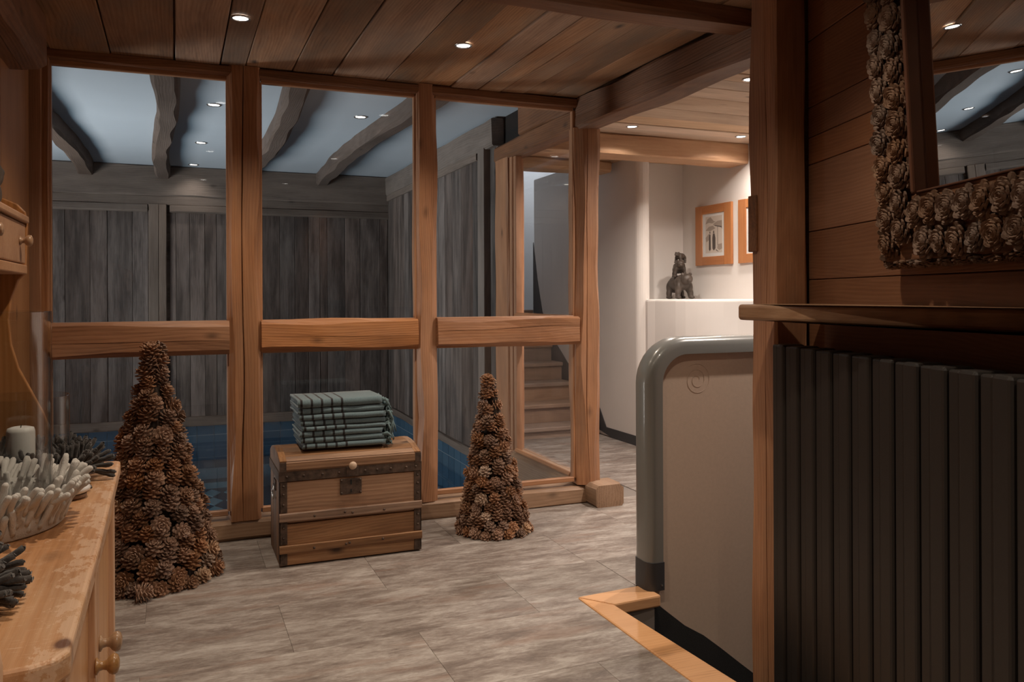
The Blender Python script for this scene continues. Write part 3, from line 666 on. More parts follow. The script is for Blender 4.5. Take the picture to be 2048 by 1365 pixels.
for x, y, lb in ((.27, 1.95, 'recessed spotlight above the pine dresser, out of the picture'), (1.31, 1.95, 'recessed spotlight above the mirror, out of the picture'),
                 (.27, .15, 'recessed spotlight above and left of the camera'), (1.1, .15, 'recessed spotlight above and right of the camera')):
    downlight(x, y, CZ - .004, .041, P_MAIN * (.75 if x > 1.2 else 1), lb, None, GLOW, WARM)
downlight(3.084, 5.232, CZ - .004, .042, P_HALL, 'recessed spotlight in pale hall planks, nearest the corner post', None, GLOW, HALLC, 2.6)
downlight(4.069, 5.255, CZ - .004, .042, P_HALL, 'recessed spotlight in pale hall planks, above the framed pictures', None, GLOW, HALLC, 2.7, .4)
downlight(3.041, 3.844, CZ - .004, .042, P_HALL, 'recessed spotlight in pale hall planks, cut by the dark post edge', None, GLOW, HALLC, 2.6)
downlight(3.1, 2.75, CZ - .004, .042, P_HALL, 'added unseen fill spotlight in pale hall planks behind the brown wall post', None, GLOW, HALLC, 2.6, 1.1)  # invented lamp, put in out of view to brighten the hall
for x, y, lb in ((.266, 6.48, 'nearest of three pool ceiling spots in the left upper pane'), (.219, 8.109, 'middle of three pool ceiling spots in the left upper pane'),
                 (.179, 9.475, 'farthest of three pool ceiling spots in the left upper pane'), (1.36, 6.5, 'pool ceiling spot beside the rafter in the middle upper pane')):
    downlight(x, y, PZ - .001, .05, P_POOL, lb, None, GLOWP, (1, .9, .8))

# ------------------------------------------------------------------ chest
random.seed(11)
def chest():
    X0, X1, Y0, Y1, H = .458, 1.155, 4.085, 4.50, .412
    t = empty('chest', ((X0 + X1) / 2, Y0 + .2, 0), label='old pine chest with domed lid and rusty iron bands under the towels', cat='chest')
    m = MB(); m.box((X0 + .012, Y0 + .012, .004), (X1 - .012, Y1, H)); m.build('body', W_CHEST, t)
    zc = [.004, .085, .208, .412]
    for a, b in zip(zc, zc[1:]): board('plank', (X0 + .005, Y0, (a + b) / 2), (X1 - .005, Y0, (a + b) / 2), b - a - .006, .014, (0, -1, 0), W_CHEST, t)
    yc = [Y0 + .003, Y0 + .15, Y0 + .29, Y1]
    for sx, xx in ((-1, X0), (1, X1)):
        for a, b in zip(yc, yc[1:]): board('plank', (xx, (a + b) / 2, .004), (xx, (a + b) / 2, H), b - a - .003, .014, (sx, 0, 0), W_CHEST, t)
    # wooden battens across the front, lit upper edges
    for z in (.240, .086):
        hewn('batten', (X0 - .004, Y0 - .007, z), (X1 + .004, Y0 - .007, z), .038, .018, (0, -1, 0), W_CHEST, t, jit=.0012, ch=.003, seed=int(z * 100))
    # iron bands
    bx('iron_band', (X0 - .004, Y0 - .006, .412), (X1 + .004, Y0 + .001, .458), IRON, t, bevel=.001)
    bx('iron_band', (X0 - .006, Y0 - .004, .412), (X0 + .001, Y1, .458), IRON, t, bevel=.001)
    bx('iron_band', (X1 - .001, Y0 - .004, .412), (X1 + .006, Y1, .458), IRON, t, bevel=.001)
    for xa, xb in ((X0 - .003, X0 + .034), (X1 - .034, X1 + .003)):
        for za, zb in ((.008, .066), (.108, .219), (.262, .41)):
            bx('corner_strap', (xa, Y0 - .004, za), (xb, Y0 + .001, zb), IRON, t, bevel=.001)
    m = MB()
    for za, zb in ((.02, .41),): m.box((X0 - .003, Y0 - .004, za), (X0 + .001, Y0 + .03, zb)); m.box((X1 - .001, Y0 - .004, za), (X1 + .003, Y0 + .03, zb))
    m.build('corner_strap', IRON, t)
    # domed lid
    prof = [(Y0 - .004, .458), (Y0 - .004, .506), (Y0 + .045, .519), (Y0 + .10, .533), (Y0 + .17, .541), (Y0 + .25, .541), (Y0 + .32, .532), (Y1 - .03, .515), (Y1 + .004, .50), (Y1 + .004, .458)]
    lid = MB(); vs = [(x, y, z) for x in (X0 - .002, X1 + .002) for y, z in prof]; n = len(prof)
    lid.add(vs, [tuple(range(n)), tuple(reversed(range(n, 2 * n)))] + [(i, (i + 1) % n, n + (i + 1) % n, n + i) for i in range(n)])
    lo = lid.build('lid', W_CHEST, t, bevel=.002)
    for i in range(1, 8):
        a, b = Vector((0, *prof[i])), Vector((0, *prof[i + 1])); nrm = Vector((0, -(b - a).z, (b - a).y)).normalized(); c = (a + b) / 2 + nrm * .004
        board('slat', (X0 + .03, c.y, c.z), (X1 - .03, c.y, c.z), (b - a).length - .003, .006, nrm, W_CHEST, lo, ch=.0015)
    for xa in (X0 + .016, X1 - .016):
        for i in range(1, 8):
            a, b = Vector((0, *prof[i])), Vector((0, *prof[i + 1])); nrm = Vector((0, -(b - a).z, (b - a).y)).normalized(); c0 = Vector((xa, a.y, a.z)) + nrm * .005; c1 = Vector((xa, b.y, b.z)) + nrm * .005
            board('edge_strip', c0, c1, .032, .006, nrm, W_CHEST, lo, ch=.001)
    board('front_slat', (X0 + .03, Y0 - .008, .484), (X1 - .03, Y0 - .008, .484), .040, .006, (0, -1, 0), W_CHEST, lo)
    for xa in (X0 + .014, X1 - .014): bx('corner_strap', (xa - .016, Y0 - .008, .458), (xa + .016, Y0 - .002, .505), IRON, lo, bevel=.001)
    # knob, hasp, lock
    k = MB(); k.lathe([(.0, -.034), (.010, -.033), (.018, -.028), (.020, -.022), (.016, -.016), (.008, -.011), (.010, -.004), (.012, 0)], 20, Matrix.Rotation(-pi / 2, 4, 'X'))
    k.build('knob', plain('pale_knob', (.58, .42, .30), .4), lo, Matrix.Translation((.803, Y0 - .010, .470)), smooth=True)
    bx('hasp', (.775, Y0 - .011, .412), (.835, Y0 - .005, .462), IRON, t, bevel=.002)
    lk = bx('lock_plate', (.745, Y0 - .006, .324), (.852, Y0 + .001, .402), IRON, t, bevel=.002)
    bx('keyhole', (.795, Y0 - .0075, .372), (.803, Y0 - .0055, .396), BLACKM, lk); bx('keyhole', (.796, Y0 - .0075, .334), (.802, Y0 - .0055, .350), BLACKM, lk)
    nm = MB(); nm.lathe([(0, .004), (.004, .0032), (.0065, 0)], 8); nme = fixn(mesh('nail', nm.v, nm.f, True)); nme.materials.append(IRON)
    def nail(x, z, yo=-.006): link('nail', nme, None, t, Matrix.Translation((x, Y0 + yo, z)) @ Matrix.Rotation(pi / 2, 4, 'X'))
    for z in (.240, .086):
        for x in (.62, .77, .80 if z > .2 else .79, .96): nail(x + random.uniform(-.005, .005), z + random.uniform(-.006, .006), -.016)
    for x in (.49, .57, .66, .74, .87, .93, 1.0, 1.08, 1.13): nail(x, .435)
    for x, z in ((.752, .332), (.845, .332), (.752, .394), (.845, .394)): nail(x, z)
    for z in (.14, .19, .30, .35, .39): nail(X0 + .016, z); nail(X1 - .016, z)
    # ring handle on the left end
    h = MB(); pts = []
    for i in range(17):
        a = 2 * pi * i / 16; pts.append((0, .034 * cos(a), .042 * sin(a) * (1.0 if sin(a) < 0 else .7)))
    h.tube(pts, .0042, 8, cap=False); h.build('ring_handle', STEEL, t, Matrix.Translation((X0 - .012, 4.27, .335)), smooth=True)
    bx('handle_plate', (X0 - .006, 4.23, .34), (X0, 4.31, .39), IRON, t, bevel=.002)
    return t
chest()

# ------------------------------------------------------------------ towels
def towel(idx, x, y, z, L, D, H, rz, label, flip=False, tass=4, drop=.05):
    t = empty('towel', (x, y, z), rz, label, 'towel', 'folded towels on the chest')
    mw = PW[t.name] @ (Matrix.Diagonal((1, 1, 1, 1)))
    rnd = random.Random(idx)
    def fold(y0, y1, z0, z1, th, x0, x1, front=True, seed=0):
        """sheet folded over at the front (y0): section is a U lying on its side"""
        r = (z1 - z0) / 2; zc = (z0 + z1) / 2; out = []; inn = []
        N1 = 10
        for i in range(N1 + 1):
            a = pi / 2 + pi * i / N1
            out.append((y0 + r + r * cos(a), zc + r * sin(a))); inn.append((y0 + r + (r - th) * cos(a), zc + (r - th) * sin(a)))
        out = [(y1, z1)] + [(y0 + (y1 - y0) * k, z1) for k in (.66, .33)] + out + [(y0 + (y1 - y0) * k, z0) for k in (.33, .66)] + [(y1, z0)]
        inn = [(y1, z1 - th)] + [(y0 + (y1 - y0) * k, z1 - th) for k in (.66, .33)] + inn + [(y0 + (y1 - y0) * k, z0 + th) for k in (.33, .66)] + [(y1, z0 + th)]
        prof = out + list(reversed(inn)); n = len(prof); K = 18; m = MB(); vs = []
        for k in range(K + 1):
            xx = x0 + (x1 - x0) * k / K
            for (yy_, zz_) in prof:
                u = (yy_ - y0) / (y1 - y0)
                wv_ = .0022 * mnoise.noise(Vector((xx * 9 + seed * 7, yy_ * 8, idx * 3.1)))
                yv_ = .008 * mnoise.noise(Vector((xx * 7, idx * 5.3 + seed, 2))) * (1 - u)
                xe = .006 * mnoise.noise(Vector((yy_ * 14, zz_ * 60, idx + seed))) if k in (0, K) else 0
                vs.append((xx + xe, yy_ + yv_, zz_ + wv_))
        fs_ = []
        for k in range(K):
            for q in range(n): fs_.append((k * n + q, k * n + (q + 1) % n, (k + 1) * n + (q + 1) % n, (k + 1) * n + q))
        h = len(out)
        for base, rev in ((0, False), (K * n, True)):
            for q in range(h - 1):
                f = (base + q, base + q + 1, base + n - 2 - q, base + n - 1 - q); fs_.append(tuple(reversed(f)) if rev else f)
        m.add(vs, fs_); return m
    th = H * .26
    m = fold(0, D, 0, H, th, 0, L); m.build('outer_fold', TOWEL, t, mw, smooth=True)
    m = fold(.014, D - .01, th * 1.02, H - th * 1.02, th * .8, .004, L - .01, seed=4); m.build('inner_fold', TOWEL, t, mw, smooth=True)
    for k in range(tass):
        m = MB(); yy0 = .015 + k * .045 + rnd.uniform(-.01, .01); z0 = H * rnd.uniform(.4, .9)
        ox = rnd.uniform(.018, .042); dz = -drop * rnd.uniform(.6, 1.3)
        for q in range(6):
            a = rnd.uniform(0, 6.28); sp = .006
            pts = [(L - .006, yy0, z0), (L + ox * .5, yy0 + sp * cos(a), z0 + .004 + sp * sin(a)), (L + ox, yy0 + 2 * sp * cos(a), z0 - .004 + dz * .3 + sp * sin(a)),
                   (L + ox + .012 * cos(a), yy0 + 3 * sp * sin(a), z0 + dz * .7), (L + ox + .02 * cos(a) + .004, yy0 + 4 * sp * sin(a + 1), z0 + dz)]
            m.tube(pts, .0056, 5, taper=[1, 1.2, 1, .8, .4])
        m.lathe([(0, -.009), (.007, -.006), (.010, 0), (.007, .006), (0, .009)], 8, Matrix.Translation((L + ox * .8, yy0, z0 - .002)))
        m.build('tassel', TASS, t, mw, smooth=True)
    return t
tl = ['lowest folded teal towel with black stripes, resting on the chest lid', 'folded teal striped towel, second from the bottom of the pile', 'folded teal striped towel, third from the bottom of the pile',
      'folded teal striped towel, fourth from the bottom, pushed slightly right', 'folded teal striped towel, fourth from the top of the pile', 'folded teal striped towel, third from the top of the pile',
      'folded teal striped towel directly under the top one', 'topmost folded teal towel showing five black stripes and a knotted fringe']
zt = .5465
spec = [(.575, .029), (.566, .031), (.562, .031), (.572, .022), (.566, .029), (.560, .030), (.556, .032), (.555, .044)]
for i, (x, h) in enumerate(spec):
    towel(i, x, 4.15 + random.uniform(-.006, .006), zt + .0005, .425 + random.uniform(-.01, .01) - (.01 if i < 3 else 0), .285, h - .0025, radians(random.uniform(-1.2, 1.2)), tl[i], tass=(2 if i in (1, 2, 3) else 4), drop=(.03 if zt < .60 else .085))
    zt += h

# ------------------------------------------------------------------ pine cones
def cone_mesh(name, R, H, n, mat, wid=1.0, flat=0.0, seed=0, th=.05):
    rnd = random.Random(seed); m = MB()
    m.lathe([(0, H * .02), (R * .45, H * .10), (R * .42, H * .45), (R * .22, H * .8), (0, H * .97)], 8)
    for i in range(n):
        t = (i + .5) / n; a = i * 2.39996 + rnd.uniform(-.1, .1)
        reach = R * (max(0.0, 1 - t ** 2.2)) ** .6 * (.75 + .5 * min(1, t * 3.5)) if not flat else R * (1 - .86 * t)
        reach = max(reach, R * .12) * rnd.uniform(.92, 1.06); reach = min(reach, R * 1.05)
        z = H * (.06 + .86 * t) if not flat else H * (.10 + .75 * t ** .8)
        el = radians(-12 + 75 * t ** 1.2) if not flat else radians(4 + 50 * t)
        r0 = reach * .25; l = reach - r0 * .6; wd = R * .50 * wid * (1 - .35 * t); hh = max(.0015, R * th)
        ol = [(0, -.28), (.55, -.5), (.86, -.40), (1.0, -.12), (1.0, .12), (.86, .40), (.55, .5), (0, .28)]
        mt = Matrix.Rotation(a, 4, 'Z') @ Matrix.Translation((r0 * .6, 0, z)) @ Matrix.Rotation(-el, 4, 'Y')
        top = [(u * l, v * wd, hh * .5 + (.10 * l * u * u) - .10 * l * u * (4 * v * v) * .5) for u, v in ol]; bot = [(x, y, zz - hh * (1.0 if u_ < .9 else 1.3)) for (x, y, zz), (u_, _) in zip(top, ol)]
        k = len(ol)
        m.add(top + bot, [tuple(range(k)), tuple(reversed(range(k, 2 * k)))] + [(q, k + q, k + (q + 1) % k, (q + 1) % k) for q in range(k)], mt)
    me = fixn(mesh(name, m.v, m.f)); me.materials.append(mat); return me
def cone_tree(cx_, cy_, R, H, cR, cH, pitch, label, seed, lean=(0, 0), loose=None):
    rnd = random.Random(seed)
    t = empty('pine_cone_tree', (cx_, cy_, 0), 0, label, 'decoration', 'pine cone trees on the floor')
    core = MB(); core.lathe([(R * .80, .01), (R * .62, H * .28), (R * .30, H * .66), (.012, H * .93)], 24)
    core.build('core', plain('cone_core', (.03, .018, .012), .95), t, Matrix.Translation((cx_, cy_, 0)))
    vars_ = [cone_mesh('pine_cone', cR * rnd.uniform(.95, 1.05), cH, (42 if R > .25 else 32), CONEM if k < 4 else CONEL, wid=(1.05 if R > .25 else 1.2), seed=seed * 10 + k, th=(.075 if R > .25 else .10)) for k in range(5)]
    z = cH * .18; cnt = 0; row = 0
    while z < H - cH * 1.0:
        f = 1 - z / H; rr = R * (f ** .97) - cR * .55 ; rr = max(rr, .004)
        n = max(2, int(round(2 * pi * rr / (cR * 1.62)))) if rr > .02 else 2
        if rr < cR * .8: n = 3
        a0 = rnd.uniform(0, 6.28)
        for k in range(n):
            if cnt >= 296: break
            a = a0 + 2 * pi * k / n + rnd.uniform(-.06, .06); zz = z + rnd.uniform(-.2, .2) * pitch
            px_ = cx_ + lean[0] * z / H + rr * cos(a); py_ = cy_ + lean[1] * z / H + rr * sin(a)
            axis = Vector((cos(a), sin(a), 0)) * rnd.uniform(.15, .8) + Vector((0, 0, 1)) * rnd.uniform(.7, 1.0)
            if rnd.random() < .12: axis = Vector((cos(a), sin(a), .15))
            if row == 0: axis = Vector((cos(a), sin(a), rnd.uniform(.2, .8)))
            q = axis.to_track_quat('Z', 'Y').to_matrix().to_4x4()
            s = rnd.uniform(.88, 1.1)
            mw = Matrix.Translation((px_, py_, zz)) @ q @ Matrix.Rotation(rnd.uniform(0, 6.28), 4, 'Z') @ Matrix.Diagonal((s, s, s, 1))
            o = link('pine_cone', vars_[min(4, int(rnd.random() ** .8 * 4.25))], None, t, mw); cnt += 1
        z += pitch * (.86 if z > H * .7 else 1); row += 1
    link('pine_cone', vars_[1], None, t, Matrix.Translation((cx_ + lean[0], cy_ + lean[1], H - cH * 1.02)) @ Matrix.Rotation(.08, 4, 'X'))
    return t, vars_
t1, v1 = cone_tree(-.100, 4.20, .278, 1.085, .043, .066, .055, 'tall pine cone tree standing on the floor left of the chest', 3, lean=(-.004, 0))
t2, v2 = cone_tree(1.633, 4.284, .188, .868, .034, .052, .046, 'small pine cone tree standing on the floor right of the chest', 5, lean=(-.035, 0))
lc = link('pine_cone', v1[2], None, None, Matrix.Translation((-.165, 3.86, .036)) @ Matrix.Rotation(1.5, 4, 'Y') @ Matrix.Rotation(.7, 4, 'Z'))
tag(lc, 'single fallen pine cone lying on the floor before the tall cone tree', 'pine cone')

# ------------------------------------------------------------------ dresser (low cupboard with a rack of drawers above)
DT = .85
dr = empty('dresser', (-.40, 1.9, 0), label='worn pine dresser with small drawers on the left, candles on top', cat='dresser')
m = MB(); m.prism([(-.655 + .40, 1.15 - 1.85), (-.20 + .40, 1.148 - 1.85), (-.165 + .40, 1.153 - 1.85), (-.140 + .40, 1.165 - 1.85), (-.127 + .40, 1.19 - 1.85), (-.130 + .40, 1.7 - 1.85), (-.143 + .40, 2.515 - 1.85), (-.152 + .40, 2.527 - 1.85), (-.655 + .40, 2.527 - 1.85)], DT - .036, DT)
m.build('top', W_DTOP, dr, Matrix.Translation((-.40, 1.85, 0)), bevel=.007, seg=3)
bx('body', (-.650, 1.19, .07), (-.172, 2.495, DT - .036), W_DRESS, dr, bevel=.003)
bx('plinth', (-.64, 1.21, 0), (-.19, 2.48, .07), W_DRESS, dr, bevel=.003)
W_DV = wood('dresser_pine_upright', (.33, .155, .07), (.55, .30, .155), (.66, .40, .23), var=.05, ring=8, knots=.3, rough=.42, bmp=.15, axis='Z')
FX = -.165
def wear(mat):
    nt = mat.node_tree; b = [n for n in nt.nodes if n.type == 'BSDF_PRINCIPLED'][0]; src = b.inputs['Base Color'].links[0].from_socket
    tc = N(nt, 'ShaderNodeTexCoord'); sp = N(nt, 'ShaderNodeSeparateXYZ'); nt.links.new(tc.outputs['Object'], sp.inputs[0])
    e = ramp(nt, [(.20, (0, 0, 0)), (.262, (1, 1, 1))]); nt.links.new(sp.outputs[0], e.inputs[0])
    n1 = noise_t(nt, mapped(nt, tc.outputs['Object'], (9, 5, 9)), 3, 6, .75)
    sc = noise_t(nt, mapped(nt, tc.outputs['Object'], (14, 90, 14)), 3, 3, .6)
    f1 = math_n(nt, 'MULTIPLY', math_n(nt, 'GREATER_THAN', math_n(nt, 'ADD', n1, math_n(nt, 'MULTIPLY', e.outputs[0], .17)), .63), .45)
    r2 = ramp(nt, [(.60, (0, 0, 0)), (.72, (.55, .55, .55))]); nt.links.new(sc, r2.inputs[0])
    f = math_n(nt, 'MAXIMUM', f1, r2.outputs[0])
    mx = N(nt, 'ShaderNodeMix', data_type='RGBA'); nt.links.new(f, mx.inputs[0]); nt.links.new(src, mx.inputs[6]); mx.inputs[7].default_value = (.70, .50, .36, 1)
    # the dark knot near the rounded corner
    vs_ = N(nt, 'ShaderNodeVectorMath', operation='SUBTRACT'); nt.links.new(tc.outputs['Object'], vs_.inputs[0]); vs_.inputs[1].default_value = (.262, -.635, 0)
    ln = N(nt, 'ShaderNodeVectorMath', operation='LENGTH'); nt.links.new(mapped(nt, vs_.outputs[0], (1, .62, 0)), ln.inputs[0])
    kk = ramp(nt, [(.009, (.9, .9, .9)), (.013, (0, 0, 0))]); nt.links.new(ln.outputs['Value'], kk.inputs[0])
    m3 = N(nt, 'ShaderNodeMix', data_type='RGBA'); nt.links.new(kk.outputs[0], m3.inputs[0]); nt.links.new(mx.outputs[2], m3.inputs[6]); m3.inputs[7].default_value = (.10, .035, .02, 1)
    nt.links.new(m3.outputs[2], b.inputs['Base Color'])
wear(W_DTOP)
def door(y0, y1, kn, kz):
    # framed door: stiles, rails, recessed panel
    z0, z1 = .11, .775; sw = .042
    d = bx('door', (FX - .006, y0 + sw - .002, z0 + sw), (FX - .001, y1 - sw + .002, z1 - sw), W_DV, dr)
    for a, b in ((y0, y0 + sw), (y1 - sw, y1)): bx('stile', (FX - .006, a, z0), (FX + .012, b, z1), W_DV, d, bevel=.003)
    for a, b in ((z0, z0 + sw), (z1 - sw, z1)): bx('rail', (FX - .006, y0 + sw, a), (FX + .011, y1 - sw, b), W_DV, d, bevel=.003)
    k = MB(); k.lathe([(.016, 0), (.017, .003), (.010, .007), (.0085, .014), (.010, .020), (.017, .025), (.0205, .031), (.0205, .036), (.017, .041), (.008, .044), (0, .0445)], 24, Matrix.Rotation(pi / 2, 4, 'Y'))
    k.build('knob', wood('knob_wood', (.20, .11, .05), (.33, .19, .095), (.42, .26, .14), var=.05, knots=0, rough=.25), d, Matrix.Translation((FX + .012, kn, kz)), smooth=True)
door(1.908, 2.43, 1.946, .568); door(1.375, 1.898, 1.858, .556)
# far and near shaped side panels of the rack
def side_panel(y):
    fr = [(DT, -.300), (.90, -.301), (.953, -.306), (1.0, -.322), (1.06, -.350), (1.12, -.378), (1.18, -.394), (1.246, -.400), (1.30, -.394), (1.347, -.378), (1.366, -.361), (1.50, -.357), (1.525, -.362), (1.545, -.380), (1.558, -.410), (1.565, -.46), (1.60, -.56), (1.64, -.65)]
    pts = [(-.655, DT)] + [(x, z) for z, x in fr] + [(-.655, 1.64)]
    m = MB(); n = len(pts); m.add([(x, y, z) for x, z in pts] + [(x, y + .02, z) for x, z in pts], [tuple(range(n)), tuple(reversed(range(n, 2 * n)))] + [(i, (i + 1) % n, n + (i + 1) % n, n + i) for i in range(n)])
    m.build('side_panel', wood('rack_side', (.22, .10, .045), (.40, .19, .085), (.50, .26, .13), var=.03, ring=8, knots=.3, rough=.45, bmp=.15, axis='Z'), dr, bevel=.003)
side_panel(2.455); side_panel(1.20)
rk = bx('drawer_case', (-.650, 1.22, 1.372), (-.375, 2.455, 1.50), W_DRESS, dr)
bx('bottom_rail', (-.64, 1.22, 1.362), (-.357, 2.455, 1.386), W_DRESS, dr, bevel=.003)
bx('top_board', (-.645, 1.22, 1.494), (-.352, 2.455, 1.512), W_DRESS, dr, bevel=.004)
for a, b in ((1.90, 2.447), (1.36, 1.89)):
    d = bx('drawer', (-.40, a, 1.389), (-.360, b, 1.491), W_DRESS, dr, bevel=.003)
    for kn in (b - .084, a + .084):
        k = MB(); k.lathe([(.011, 0), (.0115, .002), (.007, .005), (.006, .010), (.012, .015), (.0145, .020), (.0135, .026), (.007, .029), (0, .0295)], 20, Matrix.Rotation(pi / 2, 4, 'Y'))
        k.build('knob', plain('drawer_knob', (.36, .21, .12), .35), d, Matrix.Translation((-.360, kn, 1.444)), smooth=True)
bx('back_board', (-.656, 1.2, DT), (-.640, 2.47, 1.60), W_DRESS, dr)

# chair whose back post shows at the lower left
ch = empty('wooden_chair', (-.42, .92, 0), label='pine chair at the near end of the dresser, only its rounded back post showing', cat='chair')
for x in (-.213, -.63):
    m = MB(); m.lathe([(.0, 0), (.019, .0), (.022, .3), (.0235, .60), (.0245, .87), (.022, .888), (.014, .897), (0, .90)], 16); m.build('back_post', W_DV, ch, Matrix.Translation((x, 1.115, 0)), smooth=True)
    m = MB(); m.lathe([(.016, 0), (.021, .2), (.022, .43)], 14); m.build('leg', W_DV, ch, Matrix.Translation((x, .74, 0)), smooth=True)
bx('seat', (-.65, .72, .43), (-.19, 1.10, .455), W_DRESS, ch, bevel=.008)
for z in (.62, .80): bx('back_rail', (-.61, 1.105, z), (-.23, 1.125, z + .06), W_DRESS, ch, bevel=.006)

# ------------------------------------------------------------------ felt wreaths, hurricane glasses, candle
def finger_mesh(name, L, r, bend, mat, seed=0):
    rnd = random.Random(seed); m = MB(); n = 6; vs = []
    pts = []; tp = []
    for i in range(n + 1):
        t = i / n; pts.append((bend * L * sin(t * 1.8), rnd.uniform(-.04, .04) * L * t, L * t)); tp.append((.85 + .25 * t) if t < .9 else 1.0)
    pts.append((pts[-1][0] + .001, pts[-1][1], L + r * .55)); tp.append(.65)
    m.tube(pts, r, 8, taper=tp); me = fixn(mesh(name, m.v, m.f, True)); me.materials.append(mat); return me
def orient(p, d, roll):
    q = Vector(d).to_track_quat('Z', 'Y').to_matrix().to_4x4(); return Matrix.Translation(p) @ q @ Matrix.Rotation(roll, 4, 'Z')
def felt_bowl(cx_, cy_, z0, label):
    rnd = random.Random(2)
    t = empty('felt_bowl', (cx_, cy_, z0), 0, label, 'candle wreath')
    m = MB(); m.lathe([(0, .0), (.168, .0), (.174, .004), (.180, .03), (.184, .058), (.181, .061), (.176, .04), (.170, .012), (0, .010)], 56)
    m.build('bowl', FELTW, t, Matrix.Translation((cx_, cy_, z0)), smooth=True)
    fm = [finger_mesh('felt_finger', .044 + .004 * k, .0060, .05 + .05 * (k % 3), FELTW, k) for k in range(5)]
    rows = [(.012, .174, 44, 74), (.026, .177, 46, 66), (.038, .180, 48, 56), (.048, .181, 50, 46), (.056, .182, 50, 38), (.058, .178, 50, 62)]
    for z, r, n, el in rows:
        a0 = rnd.random()
        for k in range(n):
            a = a0 + 2 * pi * k / n + rnd.uniform(-.05, .05); e = radians(el + rnd.uniform(-12, 12))
            d = Vector((cos(a) * cos(e), sin(a) * cos(e), sin(e))) + Vector((-sin(a), cos(a), 0)) * rnd.uniform(-.25, .25)
            link('felt_finger', fm[rnd.randrange(5)], None, t, orient((cx_ + r * cos(a), cy_ + r * sin(a), z0 + z), d, rnd.uniform(0, 6.28)))
    return t
def felt_wreath(cx_, cy_, z0, R, n, label, seed, r=.0050, L=.042):
    rnd = random.Random(seed)
    t = empty('felt_wreath', (cx_, cy_, z0), 0, label, 'candle wreath', 'dark felt wreaths on the dresser')
    m = MB(); prof = []
    for i in range(13):
        a = -pi / 2 + 2 * pi * i / 12; prof.append((R + .020 * cos(a), .024 + .020 * sin(a)))
    m.lathe(prof, 40, cap=False); m.build('ring', FELTD, t, Matrix.Translation((cx_, cy_, z0)), smooth=True)
    fm = [finger_mesh('felt_finger', L + .004 * k, r, .1 + .06 * (k % 3), FELTD, 50 + k) for k in range(5)]
    for i in range(n):
        a = i * 2.39996; tb = radians(rnd.choice((-8, 8, 25, 42, 60, 80, 105, 128)) + rnd.uniform(-7, 7))
        d = Vector((cos(a) * cos(tb), sin(a) * cos(tb), sin(tb))) + Vector((-sin(a), cos(a), 0)) * rnd.uniform(-.3, .3)
        p = (cx_ + (R + .018 * cos(tb)) * cos(a), cy_ + (R + .018 * cos(tb)) * sin(a), z0 + .030 + .018 * sin(tb))
        link('felt_finger', fm[rnd.randrange(5)], None, t, orient(p, d, rnd.uniform(0, 6.28)))
    return t
def hurricane(cx_, cy_, z0, r, h, label):
    m = MB(); m.lathe([(0, 0), (r - .002, 0), (r, .002), (r, h - .001), (r - .0015, h), (r - .003, h - .001), (r - .003, .006), (0, .006)], 72)
    o = m.build('hurricane_glass', VGLASS, None, Matrix.Translation((cx_, cy_, z0)), smooth=False, auto=True); tag(o, label, 'vase'); return o
felt_bowl(-.385, 1.89, DT + .001, 'white felt bowl with fringe of fingers round the tall glass')
hurricane(-.385, 1.89, DT + .012, .152, .412, 'tall clear glass cylinder standing in the white felt bowl')
felt_wreath(-.345, 2.275, DT + .002, .128, 280, 'dark grey felt wreath round the shorter glass at the far end', 5)
hurricane(-.345, 2.268, DT + .002, .104, .214, 'shorter clear glass cylinder holding the candle in the far dark wreath')
felt_wreath(-.365, 1.40, DT + .002, .09, 240, 'dark grey felt wreath nearest the camera on the dresser', 6, L=.042)
cnd = empty('candle', (-.345, 2.268, DT + .008), label='white pillar candle inside the shorter glass', cat='candle')
m = MB(); m.lathe([(0, 0), (.0300, 0), (.0305, .002), (.0305, .122), (.028, .131), (.018, .134), (.006, .131), (0, .130)], 32); m.build('wax', WAX, cnd, Matrix.Translation((-.345, 2.268, DT + .009)), smooth=True)
m = MB(); m.tube([(0, 0, 0), (.0005, 0, .006), (.002, 0, .010)], .0012, 6); m.build('wick', BLACKM, cnd, Matrix.Translation((-.345, 2.268, DT + .138)))
ds = empty('candle_dish', (-.222, 2.09, DT), label='small white round dish beside the white felt bowl', cat='dish')
m = MB(); m.lathe([(0, 0), (.030, 0), (.034, .004), (.034, .010), (0, .010)], 30); m.build('base', plain('dish_base', (.25, .16, .11), .4), ds, Matrix.Translation((-.222, 2.09, DT + .001)), smooth=False)
m = MB(); m.lathe([(.030, .010), (.040, .016), (.042, .022), (.037, .030), (.020, .032), (0, .031)], 36); m.build('rim', WHITEP, ds, Matrix.Translation((-.222, 2.09, DT + .001)), smooth=True)

# dark carved figure on the drawers
def blob(name, ells, vox, mat, parent, mw):
    bm = bmesh.new()
    for c, r, rot in ells:
        mt = Matrix.Translation(c) @ rot @ Matrix.Diagonal((*r, 1)); bmesh.ops.create_icosphere(bm, subdivisions=3, radius=1, matrix=mt)
    me = bpy.data.meshes.new(name); bm.to_mesh(me); bm.free()
    o = link(name, me, mat, parent, mw); md = o.modifiers.new('remesh', 'REMESH'); md.mode = 'VOXEL'; md.voxel_size = vox; md.use_smooth_shade = True
    sm = o.modifiers.new('smooth', 'SMOOTH'); sm.iterations = 3; sm.factor = .5
    return o
I4 = Matrix.Identity(4)
fg = blob('carved_figure', [((0, 0, .045), (.035, .05, .045), I4), ((.012, .02, .095), (.024, .03, .035), I4), ((.02, .045, .105), (.014, .022, .014), I4), ((-.01, -.045, .05), (.02, .035, .02), Matrix.Rotation(.5, 4, 'X'))], .004, BRONZE, None, Matrix.Translation((-.432, 2.36, 1.512)))
tag(fg, 'dark carved wooden figure standing on the small drawers', 'figurine')

